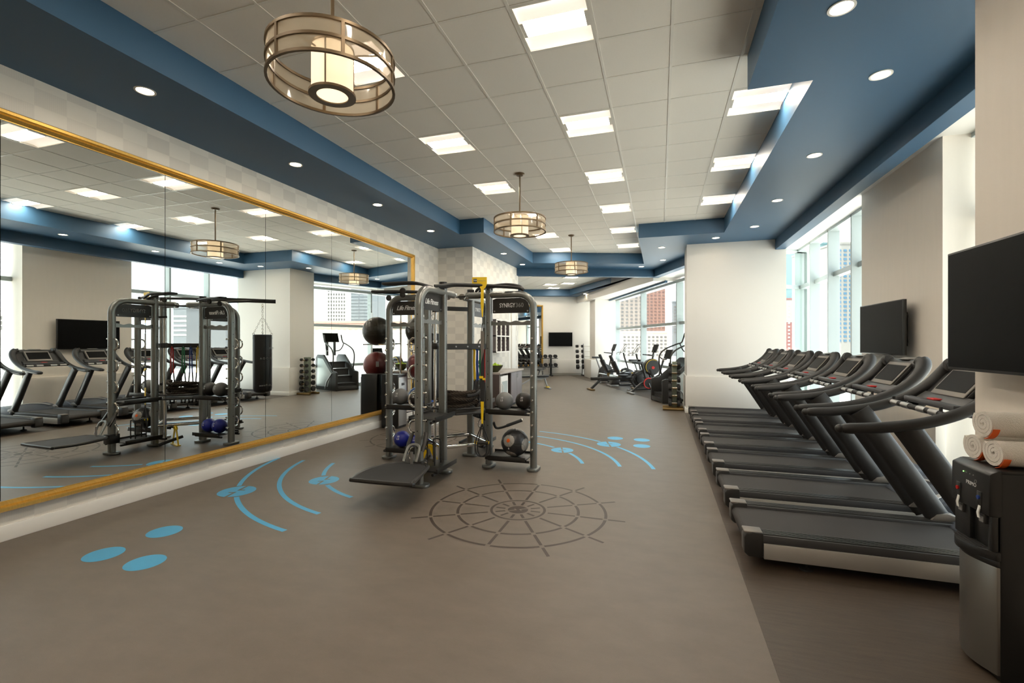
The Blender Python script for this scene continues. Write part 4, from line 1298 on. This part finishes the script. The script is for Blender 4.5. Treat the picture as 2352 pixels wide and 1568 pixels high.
for ring, rr, n, z in ((0, .105, 8, .115), (1, .06, 5, .165), (2, .0, 1, .20), (3, .125, 8, .150)):
    for i in range(n):
        a = 2 * math.pi * i / n + ring * .4
        t = thing('green_apple', 'green apple piled in the bowl on the worktop', 'fruit', (-3.86 + rr * math.cos(a), 10.80 + rr * math.sin(a), .92 + z - .033), 0, 'green apples in the fruit bowl')
        MB().lathe([(0, .008), (.018, 0), (.033, .012), (.038, .032), (.034, .05), (.018, .062), (.006, .056), (0, .054)], n=14).build('flesh', m_app, t, smooth=60)
        MB().cyl((0, 0, .052), (.004, 0, .072), .002, 5).build('stem', m_lamd, t)
cu = thing('towel_cubby', 'white wall cubby of six compartments filled with rolled towels', 'shelf', (-4.255, 11.75, 1.40))
CW, CH = .34, .40
m_cub = mat('cubby_grey', srgb(96, 88, 90), .5)
MB().box(0, .015, -.55, .55, -.01, .84).build('back', m_cub, cu)
for i in range(4):
    MB().box(.015, .27, -.54 + i * .36 - .012, -.54 + i * .36 + .012, -.01, .84).build('upright', m_cub, cu)
    MB().box(.27, .285, -.54 + i * .36 - .016, -.54 + i * .36 + .016, -.016, .846).build('front_edge', m_trimw, cu)
for j in range(3):
    MB().box(.015, .27, -.552, .552, -.012 + j * .415, .012 + j * .415).build('board', m_cub, cu)
    MB().box(.27, .284, -.556, .556, -.016 + j * .415, .016 + j * .415).build('front_edge', m_trimw, cu)
tw0 = None
for i in range(3):
    for j in range(2):
        for q in range(4):
            lab = 'small white rolled towel stacked in the wall cubby'
            x, y, z = -4.10, 11.75 - .54 + i * .36 + .075, 1.40 + .014 + j * .415 + q * .095
            if tw0 is None:
                tw0 = towel(lab, x, y, z, .045, .22, 'hand_towel', 0, None, 'towels in the wall cubby', 2.2)
            else:
                c = copy_tree(tw0)
                c.location = (x, y, z)

# ------------------------------------------------------------------ rear machines (turned with the rear windows)
def dumbbell_mesh(ln, r, grip=.10):
    b = MB()
    for s in (-1, 1):
        x0, x1 = s * grip / 2, s * ln / 2
        lo, hi = min(x0, x1), max(x0, x1)
        M = Matrix.Translation(Vector((lo, 0, 0))) @ Matrix.Rotation(R_(90), 4, 'Y')
        L = hi - lo
        b.lathe([(0, 0), (r * .8, 0), (r, .012), (r, L - .012), (r * .8, L), (0, L)], n=14, M=M)
    return mesh_from('dumbbell_head', b.v, b.f, m_rubber)
g_bar = MB().cyl((-.07, 0, 0), (.07, 0, 0), .015, 10)
me_grip = mesh_from('grip', g_bar.v, g_bar.f, m_chrome)
def one_head(r, L, x):
    b = MB().lathe([(0, 0), (r * .8, 0), (r, .012), (r, L - .012), (r * .8, L), (0, L)], n=14, M=Matrix.Translation(Vector((x, 0, 0))) @ Matrix.Rotation(R_(90), 4, 'Y'))
    return mesh_from('head', b.v, b.f, m_rubber)
def dumbbell(label, loc, rz, r, L, group, cache={}):
    t = thing('dumbbell', label, 'dumbbell', loc, rz, group)
    key = (round(r, 4), L)
    if key not in cache:
        cache[key] = (one_head(r, L, .062), one_head(r, L, -.062 - L))
    link('grip', me_grip, t)
    for me in cache[key]:
        link('head', me, t)
    return t
# horizontal two-tier rack before the far mirror
rk = thing('dumbbell_rack', 'black two-tier dumbbell rack before the gold mirror', 'dumbbell rack', ab(-3.15, 8.35), PHI)
for x in (-1.15, 1.15):
    MB().sweep([(x, .12, 0), (x, .12, .852)], rrect(.07, .09, .01, 2)).build('upright', m_black, rk)
    MB().box(x - .05, x + .05, -.25, .35, 0, .05).build('foot', m_black, rk, bevel=.006)
for z, y in ((.88, .0), (.46, -.10)):
    MB().box(-1.45, 1.45, y - .16, y + .16, z - .03, z, Matrix.Rotation(R_(0), 4, 'X')).build('tier', m_black, rk, bevel=.006)
for z, y, n, nm in ((.88, .0, 12, 'upper'), (.46, -.10, 12, 'lower')):
    for i in range(n):
        p = ab(-3.15 - 1.34 + i * .244, 8.35 + y, z + .088)
        dumbbell('black rubber dumbbell in the %s tier of the rack before the gold mirror' % nm, p, PHI + R_(90), .085, .11, 'dumbbells on the two-tier rack')
# adjustable bench before the rack
def bench(label, loc, rz, back=0.0):
    t = thing('weight_bench', label, 'bench', loc, rz)
    MB().box(-.20, .42, -.14, .14, .42, .49).build('seat', m_leath, t, bevel=.02)
    a = R_(back)
    MB().box(-.75, 0, -.14, .14, 0, .07, Matrix.Translation(Vector((-.22, 0, .42))) @ Matrix.Rotation(a, 4, 'Y')).build('backrest', m_leath, t, bevel=.02)
    MB().sweep([(-.80, 0, .06), (-.2, 0, .38), (.35, 0, .38)], rrect(.06, .05, .01, 2)).build('spine', m_silver, t)
    MB().box(-.86, -.78, -.26, .26, 0, .05).build('rear_foot', m_silver, t, bevel=.006)
    MB().sweep([(.30, 0, .38), (.42, 0, .03)], rrect(.06, .05, .01, 2)).build('front_leg', m_silver, t)
    MB().box(.38, .46, -.24, .24, 0, .05).build('front_foot', m_silver, t, bevel=.006)
    MB().box(.36, .48, -.06, .06, .05, .08).build('height_lever', m_yellow, t, bevel=.006)
    return t
bench('grey-framed adjustable weight bench before the dumbbell rack', ab(-2.75, 6.55), PHI + R_(70), 0)
bench('flat black bench standing beyond the counter end', (-4.15, 15.95, 0), PHI + R_(15), 0)
# A-frame barbell rack by the far pillar
ar = thing('barbell_rack', 'chrome A-frame rack of fixed barbells beside the far pillar', 'barbell rack', ab(-0.41, 8.32), PHI)
for s in (-1, 1):
    for x in (0,) if s < 0 else (.75,):
        MB().sweep([(x, -.28, .05), (x, 0, 1.58)], rrect(.05, .05, .008, 2)).build('upright', m_steel, ar)
        MB().sweep([(x, .28, .05), (x, 0, 1.58)], rrect(.05, .05, .008, 2)).build('upright', m_steel, ar)
        MB().box(x - .04, x + .04, -.36, .36, 0, .05).build('foot', m_black, ar, bevel=.006)
for k in range(5):
    z = .42 + .25 * k
    y = -.30 + .28 * (z / 1.58)
    t = thing('fixed_barbell', 'fixed barbell with black weights on the chrome A-frame rack', 'barbell', ab(-0.41, 8.32 + y - .02, z), PHI, 'fixed barbells on the A-frame rack')
    MB().cyl((-.42, 0, .04), (1.1, 0, .04), .014, 8).build('bar', m_chrome, t)
    rad = .115 - .012 * k
    for x0, x1 in ((-.40, -.26), (-.12, -.03), (.80, .90), (1.0, 1.08)):
        b = MB().lathe([(0, 0), (rad * .85, 0), (rad, .012), (rad, x1 - x0 - .012), (rad * .85, x1 - x0), (0, x1 - x0)], n=16, M=Matrix.Translation(Vector((x0, 0, .04))) @ Matrix.Rotation(R_(90), 4, 'Y'))
        b.build('weight', m_rubber, t)
# vertical dumbbell tower by the thick pillar
tw = thing('dumbbell_tower', 'grey upright dumbbell tower on bronze feet beside the thick pillar', 'dumbbell rack', (.335, 12.15, 0))
m_sage = mat('sage_metal', srgb(120, 128, 112), .4, .4)
m_bron = mat('bronze_foot', srgb(128, 104, 62), .4, .5)
MB().box(-.055, .055, -.10, .10, .05, 1.18).build('column', m_sage, tw, bevel=.008)
for y in (-.20, .20):
    MB().cyl((-.27, y, .035), (.21, y, .035), .035, 10).build('foot', m_bron, tw)
MB().box(-.06, .06, -.22, .22, .03, .07).build('foot_bridge', m_bron, tw)
for k in range(6):
    z = .16 + .185 * k
    for s in (-1, 1):
        MB().box(-.06, .06, min(s * .10, s * .19), max(s * .10, s * .19), z - .012, z).build('cradle', m_bron, tw)
        rad = .085 - .008 * k
        dumbbell('round black dumbbell racked on the upright tower beside the thick pillar', (.335, 12.15 + s * .145, z + .017), 0, rad, .075, 'dumbbells on the upright tower')

def screen_on(t, x, y, z, w, h, tilt, yaw=0, nm='console'):
    M = Matrix.Translation(Vector((x, y, z))) @ Matrix.Rotation(yaw, 4, 'Z') @ Matrix.Rotation(tilt, 4, 'Y')
    c = MB().box(0, .035, -w/2, w/2, 0, h, M).build(nm, m_tr, t, bevel=.008)
    MB().box(-.002, 0, -w/2 + .02, w/2 - .02, .02, h - .02, M).build('screen', m_screen, c, smooth=0)
# stair climber, faces the rear windows (local +x)
def stair_climber(label, loc, rz):
    t = thing('stair_climber', label, 'stair climber', loc, rz)
    m_sc = mat('climber_silver', srgb(176, 182, 182), .4, .3)
    for s in (-1, 1):
        pl = [(-.62, .0), (-.62, .62), (-.52, .66), (-.40, .66), (.22, 1.22), (.62, 1.22), (.74, 1.1), (.78, .10), (.70, 0)]
        MB().prism_y(pl, s * .40 - .04, s * .40 + .04).build('side_cover', m_tr, t, bevel=.02)
        sd = MB().prism_y([(-.34, .58), (.20, 1.08), (.56, 1.10), (.62, .12), (-.10, .12)], s * .44 - .012, s * .44 + .012).build('side_panel', m_sc, t, bevel=.008)
        MB().sweep([(-.40, s * .455, .60), (-.08, s * .46, .30), (.02, s * .46, .06)], rrect(.05, .03, .008, 2)).build('side_trim', m_silver, t)
        MB().tube(smooth_path([(-.30, s * .40, .66), (-.38, s * .40, 1.05), (-.36, s * .40, 1.30), (-.20, s * .39, 1.46), (.12, s * .36, 1.60), (.26, s * .34, 1.66), (.34, s * .32, 1.92)], 5), .022, 9).build('handrail', m_rigdark, t)
        MB().tube(smooth_path([(.20, s * .35, 1.63), (.26, s * .30, 1.45), (.34, s * .24, 1.36), (.44, s * .14, 1.34)], 5), .018, 8).build('hand_grip', m_rigdark, t)
    for k in range(4):
        x = -.56 + .22 * k
        MB().box(x, x + .26, -.35, .35, .20 + .24 * k, .245 + .24 * k).build('stair_tread', m_rubber, t, bevel=.008)
        MB().box(x + .02, x + .04, -.35, .35, .02 + .24 * k, .20 + .24 * k).build('stair_riser', m_tr, t)
    MB().box(-.62, .74, -.36, .36, .02, .14).build('base', m_tr, t, bevel=.01)
    for s in (-1, 1):
        MB().box(.44, .52, s * .14 - .035, s * .14 + .035, 1.18, 1.72).build('console_post', m_tr, t, bevel=.008)
    screen_on(t, .40, 0, 1.66, .58, .34, R_(18))
    return t
stair_climber('black and silver stair climber with console beside the dumbbell tower', tuple(ab(.02, -1.75)), PHI)
# elliptical-like console machine between climber and bikes: air bike with round guard
def air_bike(label, loc, rz):
    t = thing('upper_body_trainer', label, 'exercise machine', loc, rz)
    M = Matrix.Rotation(R_(90), 4, 'X')
    MB().lathe([(0, -.12), (.24, -.12), (.28, -.08), (.28, .08), (.24, .12), (0, .12)], n=40, M=Matrix.Translation(Vector((.40, 0, .82))) @ M).build('wheel_guard', m_tr, t)
    MB().tube([Vector((.40 + .245 * math.cos(R_(a)), -.123, .82 + .245 * math.sin(R_(a)))) for a in range(60, 225, 8)], .008, 6).build('yellow_trim', m_yellow, t)
    MB().lathe([(0, 0), (.05, 0), (.05, .02), (0, .02)], n=20, M=Matrix.Translation(Vector((.40, -.12, .80))) @ M).build('hub', m_red, t)
    MB().sweep([(-.15, 0, .55), (.05, 0, .66), (.35, 0, .70)], rrect(.09, .12, .02, 2)).build('arm', m_tr, t)
    for s in (-1, 1):
        MB().sweep(smooth_path([(.30, s * .10, .75), (.42, s * .12, .45), (.52, s * .16, .05)], 4), rrect(.07, .09, .015, 2)).build('leg', m_tr, t)
        MB().cyl((.0, s * .10, .68), (.10, s * .24, .70), .02, 8).build('crank', m_rigdark, t)
    MB().box(.45, .75, -.22, .22, 0, .06).build('front_foot', m_silver, t, bevel=.01)
    MB().sweep([(-.35, 0, .05), (.45, 0, .08)], rrect(.10, .06, .015, 2)).build('base', m_tr, t)
    MB().box(-.40, -.32, -.2, .2, 0, .06).build('rear_foot', m_silver, t, bevel=.01)
    return t
air_bike('black arm ergometer with yellow-edged round guard', tuple(ab(-.10, 1.0)), PHI)
def spin_bike(label, loc, rz):
    t = thing('spin_bike', label, 'exercise bike', loc, rz)
    M = Matrix.Rotation(R_(90), 4, 'X')
    MB().sweep([(-.48, 0, .06), (-.18, 0, .32), (.05, 0, .42)], rrect(.09, .07, .02, 2)).build('frame', m_black, t)
    MB().sweep([(.0, 0, .38), (-.08, 0, .70), (-.16, 0, .98)], rrect(.08, .06, .02, 2)).build('seat_post', m_black, t)
    MB().prism([(-.30, -.09), (-.30, .09), (-.12, .06), (.06, .025), (.06, -.025), (-.12, -.06)], .97, 1.03, Matrix.Translation(Vector((-.16, 0, 0)))).build('saddle', m_leath, t, bevel=.015)
    MB().sweep([(.05, 0, .40), (.42, 0, .60), (.56, 0, 1.08)], rrect(.08, .06, .02, 2)).build('front_frame', m_black, t)
    MB().tube(smooth_path([(.50, -.20, 1.20), (.58, -.20, 1.12), (.60, 0, 1.10), (.58, .20, 1.12), (.50, .20, 1.20)], 4), .018, 8).build('handlebar', m_rubber, t)
    MB().torus((.06, -.06, .34), .16, .020, 32, 8, M).build('crank_ring', m_red, t)
    MB().lathe([(0, -.01), (.15, -.01), (.15, .01), (0, .01)], n=28, M=Matrix.Translation(Vector((.06, -.06, .34))) @ M).build('chain_wheel', m_tr, t)
    MB().lathe([(0, -.025), (.22, -.025), (.23, 0), (.22, .025), (0, .025)], n=32, M=Matrix.Translation(Vector((.55, 0, .34))) @ M).build('flywheel', m_tr, t)
    for s, a in ((-1, -70), (1, 110)):
        e = Vector((.06 + .17 * math.cos(R_(a)), s * .10, .34 + .17 * math.sin(R_(a))))
        MB().sweep([(.06, s * .08, .34), e], rrect(.03, .018, .005, 1)).build('crank_arm', m_steel, t)
        MB().cbox(tuple(e + Vector((0, s * .06, 0))), .10, .09, .025).build('pedal', m_black, t, bevel=.005)
    for x in (-.52, .72):
        MB().box(x - .05, x + .05, -.28, .28, .01, .06).build('foot', m_steel, t, bevel=.012)
        for s in (-1, 1):
            MB().cyl((x, s * .22, 0), (x, s * .22, .03), .03, 10).build('foot_pad', m_rubber, t)
    MB().sweep([(.55, 0, .34), (.70, 0, .06)], rrect(.06, .05, .015, 2)).build('fork', m_black, t)
    screen_on(t, .66, 0, 1.12, .50, .32, R_(18))
    return t
spin_bike('black spin bike with red crank ring and tall screen', tuple(ab(-.16, .24)), PHI)
def upright_bike(label, loc, rz):
    t = thing('upright_bike', label, 'exercise bike', loc, rz)
    MB().prism_y([(-.10, .08), (-.02, .50), (.25, .72), (.50, .60), (.62, .12), (.50, .05)], -.10, .10).build('body_cover', m_tr, t, bevel=.03)
    MB().lathe([(0, -.02), (.20, -.02), (.22, .02), (0, .02)], n=28, M=Matrix.Translation(Vector((.35, -.10, .30))) @ Matrix.Rotation(R_(90), 4, 'X')).build('disc_cover', m_trg, t)
    MB().sweep([(.02, 0, .45), (-.10, 0, .80), (-.16, 0, .96)], rrect(.07, .07, .02, 2)).build('seat_post', m_silver, t)
    MB().prism([(-.34, -.11), (-.34, .11), (-.10, .06), (.02, .03), (.02, -.03), (-.10, -.06)], .95, 1.03).build('saddle', m_leath, t, bevel=.02)
    MB().sweep([(.42, 0, .60), (.55, 0, 1.15), (.58, 0, 1.35)], rrect(.08, .06, .02, 2)).build('console_post', m_tr, t)
    MB().tube(smooth_path([(.25, -.24, 1.20), (.45, -.26, 1.18), (.56, 0, 1.16), (.45, .26, 1.18), (.25, .24, 1.20)], 4), .02, 8).build('handlebar', m_rubber, t)
    screen_on(t, .56, 0, 1.28, .44, .32, R_(20))
    for x in (-.18, .68):
        MB().box(x - .05, x + .05, -.27, .27, 0, .06).build('foot', m_silver, t, bevel=.012)
    for s in (-1, 1):
        MB().cbox((.22, s * .17, .25), .10, .09, .025).build('pedal', m_black, t, bevel=.005)
    return t
upright_bike('black upright bike with grey disc between the recumbents and the spin bike', tuple(ab(.28, 2.28)), PHI)
upright_bike('black upright bike behind the row beside the far pillar', tuple(ab(-.25, 5.75)), PHI)
def recumbent(label, loc, rz):
    t = thing('recumbent_bike', label, 'exercise bike', loc, rz)
    MB().sweep([(-.62, 0, .36), (.35, 0, .22)], rrect(.07, .09, .02, 2)).build('rail', m_chrome, t)
    MB().prism_y([(-.62, .06), (-.50, .32), (-.30, .34), (-.24, .06)], -.16, .16).build('rear_body', m_tr, t, bevel=.03)
    MB().box(-.66, -.58, -.28, .28, .0, .06).build('rear_foot', m_steel, t, bevel=.01)
    MB().box(-.30, .18, -.19, .19, .42, .52).build('seat', m_leath, t, bevel=.03)
    M = Matrix.Translation(Vector((-.30, 0, .52))) @ Matrix.Rotation(R_(-24), 4, 'Y')
    MB().prism([(-.05, -.21), (.05, -.21), (.07, 0), (.05, .21), (-.05, .21), (-.07, 0)], 0, .46, M).build('backrest', m_leath, t, bevel=.03)
    MB().box(-.045, .045, -.10, .10, .46, .70, M).build('headrest', m_leath, t, bevel=.03)
    MB().sweep([(-.26, 0, .28), (-.16, 0, .44)], rrect(.08, .12, .02, 2)).build('seat_bracket', m_bron, t)
    for s in (-1, 1):
        MB().tube(smooth_path([(-.24, s * .16, .50), (-.06, s * .25, .56), (.06, s * .27, .62)], 4), .016, 8).build('side_grip', m_rubber, t)
    MB().prism_y([(.30, .06), (.34, .55), (.52, .62), (.80, .50), (.86, .06)], -.12, .12).build('front_body', m_tr, t, bevel=.03)
    MB().lathe([(0, -.01), (.09, -.01), (.09, .01), (0, .01)], n=24, M=Matrix.Translation(Vector((.42, -.13, .42))) @ Matrix.Rotation(R_(90), 4, 'X')).build('crank_disc', m_text, t)
    for s in (-1, 1):
        MB().cbox((.36, s * .19, .38 + s * .1), .10, .10, .03).build('pedal', m_yellow, t, bevel=.005)
    MB().sweep([(.62, 0, .55), (.46, 0, 1.05), (.42, 0, 1.22)], rrect(.07, .06, .02, 2)).build('console_post', m_tr, t)
    MB().tube(smooth_path([(.20, -.20, 1.16), (.22, -.24, 1.22), (.34, -.20, 1.24), (.42, 0, 1.25), (.34, .20, 1.24), (.22, .24, 1.22), (.20, .20, 1.16)], 4), .016, 8).build('handle_loop', m_silver, t)
    MB().tube(smooth_path([(.34, -.15, 1.26), (.48, -.16, 1.46), (.54, -.10, 1.56), (.54, .10, 1.56), (.48, .16, 1.46), (.34, .15, 1.26)], 4), .018, 8).build('reading_frame', m_silver, t)
    MB().box(-.02, .0, -.12, .12, 0, .16, Matrix.Translation(Vector((.42, 0, 1.28))) @ Matrix.Rotation(R_(35), 4, 'Y')).build('console', m_trg, t, bevel=.004)
    MB().sweep([(-.24, 0, .05), (.82, 0, .05)], rrect(.12, .07, .02, 2)).build('base', m_tr, t)
    MB().box(.74, .84, -.28, .28, 0, .06).build('front_foot', m_steel, t, bevel=.01)
    return t
recumbent('black recumbent bike with high back beside the rower', tuple(ab(-.02, 2.88)), PHI)
recumbent('black recumbent bike with high back beside the far pillar', tuple(ab(-.02, 4.45)), PHI)
rw = thing('rowing_machine', 'black rowing machine with long rail and angled rear leg', 'rowing machine', tuple(ab(-.47, 1.58)), PHI + R_(3))
MB().box(-1.20, .45, -.05, .05, .34, .44).build('rail', m_black, rw, bevel=.01)
MB().sweep([(-.85, 0, .36), (-1.18, 0, .05)], rrect(.12, .07, .015, 2)).build('rear_leg', m_black, rw)
MB().box(-1.27, -1.12, -.26, .26, 0, .05).build('rear_foot', m_bron, rw, bevel=.012)
MB().prism([(-.18, -.13), (-.20, .0), (-.18, .13), (.10, .15), (.15, 0), (.10, -.15)], .46, .52).build('seat', m_leath, rw, bevel=.015)
MB().box(-.10, .06, -.06, .06, .40, .46).build('carriage', m_tr, rw)
MB().sweep([(.20, 0, .36), (.42, 0, .05)], rrect(.12, .07, .015, 2)).build('front_leg', m_black, rw)
MB().box(.34, .50, -.26, .26, 0, .05).build('front_foot', m_bron, rw, bevel=.012)
MB().lathe([(0, -.09), (.24, -.09), (.27, -.05), (.27, .05), (.24, .09), (0, .09)], n=32, M=Matrix.Translation(Vector((.66, 0, .40))) @ Matrix.Rotation(R_(90), 4, 'X')).build('flywheel_cage', m_tr, rw)
for s in (-1, 1):
    MB().box(-.02, .02, -.06, .06, -.14, .14, Matrix.Translation(Vector((.30, s * .15, .42))) @ Matrix.Rotation(R_(35), 4, 'Y')).build('footboard', m_rubber, rw, bevel=.006)
MB().sweep([(.60, 0, .55), (.52, 0, .95)], rrect(.04, .03, .008, 1)).build('monitor_arm', m_black, rw)
MB().cyl((.44, -.25, .66), (.44, .25, .66), .016, 8).build('handle', m_rubber, rw)
screen_on(rw, .50, 0, .90, .22, .16, R_(15), 0, 'monitor')

# ------------------------------------------------------------------ outside: city seen through the windows
F_ = Vector((-math.sin(R_(17.6126)), math.cos(R_(17.6126)), 0))
Rt = Vector((math.cos(R_(17.6126)), math.sin(R_(17.6126)), 0))
gnd = struct(MB().box(3.9, 500, -200, 500, -4.2, -4.0).box(-300, 3.9, 27, 500, -4.2, -4.0).build('ground_outside', mat('pale_roof_deck', srgb(238, 234, 228), .8)), 'pale roof decks and street level outside the windows', 'ground')
def tower(name, label, u0, u1, depth, vtop, mwall, mirrored=False, cols=4, rows=8, win=(.55, .55), row_m=3.0, mwin=None, base=-4.0, depth_m=20, bands=None, first=1.2, cat='building'):
    d = depth
    p0 = F_ * d + Rt * ((u0 - 1176) / 1071 * d)
    p1 = F_ * d + Rt * ((u1 - 1176) / 1071 * d)
    z1 = 1.65 + (786 - vtop) / 1071 * d
    if mirrored:
        p0.x, p1.x = 2 * -5.17 - p0.x, 2 * -5.17 - p1.x
        p0, p1 = p1, p0
    w = (p1 - p0).length
    rz = math.atan2(p1.y - p0.y, p1.x - p0.x)
    t = thing(name, label, cat, (p0.x, p0.y, base), rz)
    H = z1 - base
    MB().box(0, w, 0, depth_m, 0, H).build('facade', mwall, t, smooth=0)
    MB().box(-.15, w + .15, -.15, depth_m, H, H + .5).build('parapet', mwall, t, smooth=0)
    if bands:
        for zb0, zb1, mb in bands:
            MB().box(-.05, w + .05, -.06, .0, zb0 - base, zb1 - base).build('wall_band', mb, t, smooth=0)
    if cols and rows:
        cw = w / cols
        bm = MB().box(-cw * win[0] / 2, cw * win[0] / 2, -.10, .05, -row_m * win[1] / 2, row_m * win[1] / 2)
        me = mesh_from('window', bm.v, bm.f, mwin, 0)
        for i in range(cols):
            for j in range(rows):
                z = H - first - row_m * (j + .5)
                if z < 1:
                    continue
                o = link('window', me, t)
                o.location = ((i + .5) * cw, 0, z)
    return t
m_b1 = mat('beige_concrete', srgb(112, 104, 98), .8)
m_b2 = mat('brick_brown', srgb(112, 82, 72), .8, noise=.1, nscale=.5)
m_b3 = mat('cream_concrete', srgb(146, 136, 128), .8)
m_b4 = mat('teal_glass_wall', srgb(72, 104, 108), .5)
m_b5 = mat('grey_stone', srgb(108, 108, 104), .8)
m_b6 = mat('white_concrete', srgb(150, 148, 146), .8)
m_b7 = mat('grey_glass_wall', srgb(82, 86, 90), .5)
m_b8 = mat('red_brick', srgb(120, 62, 52), .8)
m_w1 = mat('dark_window', srgb(74, 72, 72), .5)
m_w2 = mat('blue_window', srgb(42, 80, 104), .5)
m_w3 = mat('brown_window', srgb(80, 58, 52), .5)
m_w4 = mat('pale_window', srgb(150, 146, 142), .5)
tower('office_block', 'beige office tower with rows of small windows outside the bike windows', 1392, 1477, 200, 664, m_b1, cols=8, rows=13, win=(.5, .5), row_m=1.55, mwin=m_w1)
tower('brick_tower', 'brown brick tower block outside the bike windows', 1483, 1528, 230, 654, m_b2, cols=5, rows=16, win=(.5, .45), row_m=1.6, mwin=m_w3)
tower('low_block', 'low cream block with square windows below the office tower', 1430, 1533, 130, 764, m_b3, cols=11, rows=6, win=(.55, .5), row_m=1.0, mwin=m_w1, first=.7)
tower('crane_tower', 'thin dark construction tower beside the brick tower', 1547, 1555, 190, 694, m_b7, cols=1, rows=9, win=(.6, .4), row_m=1.3, mwin=m_w1, depth_m=2)
tower('red_tower', 'cream and red brick tower outside beyond the treadmills', 1796, 1828, 150, 688, m_b8, cols=3, rows=17, win=(.42, .45), row_m=1.15, mwin=m_w4, bands=[(8.1, 15.3, m_b3)])
tower('glass_tower', 'teal glass tower outside beyond the treadmills', 1872, 1902, 150, 560, m_b4, cols=4, rows=20, win=(.82, .82), row_m=1.6, mwin=mat('teal_pane', srgb(88, 124, 130), .5))
tower('stone_tower', 'grey stone tower with blue windows outside beyond the treadmills', 1922, 1960, 125, 560, m_b5, cols=3, rows=22, win=(.55, .5), row_m=1.15, mwin=m_w2)
tower('white_tower', 'white gridded tower seen only in the long mirror', 752, 794, 150, 655, m_b6, True, depth_m=5, cols=7, rows=13, win=(.5, .5), row_m=1.15, mwin=m_w1)
tower('dark_glass_tower', 'dark grey glass tower seen only in the long mirror', 798, 852, 172, 660, m_b7, True, cols=2, rows=12, win=(.9, .55), row_m=1.2, mwin=mat('grey_pane', srgb(96, 100, 104), .5))
tower('brick_low_block', 'low pink brick block seen in the long mirror below the towers', 690, 920, 120, 742, mat('peach_render', srgb(150, 118, 106), .8), True, cols=18, rows=1, win=(.4, .4), row_m=1.2, mwin=m_w4)
tower('white_roof_block', 'long white flat-roofed block seen in the mirror below the pink one', 690, 930, 90, 764, m_b6, True, cols=0, rows=0)
tower('parking_garage', 'grey slatted parking garage seen in the long mirror', 398, 428, 100, 708, m_b7, True, cols=1, rows=5, win=(1.0, .4), row_m=1.0, mwin=m_b6)
tower('white_block', 'white block with square windows seen in the mirror beside the garage', 426, 462, 110, 706, m_b6, True, cols=5, rows=4, win=(.5, .4), row_m=1.2, mwin=m_w1)
tower('gridded_block', 'pale gridded block seen at the mirror end behind treadmills', -60, 40, 110, 712, m_b6, True, cols=12, rows=3, win=(.5, .7), row_m=1.2, mwin=m_w1)
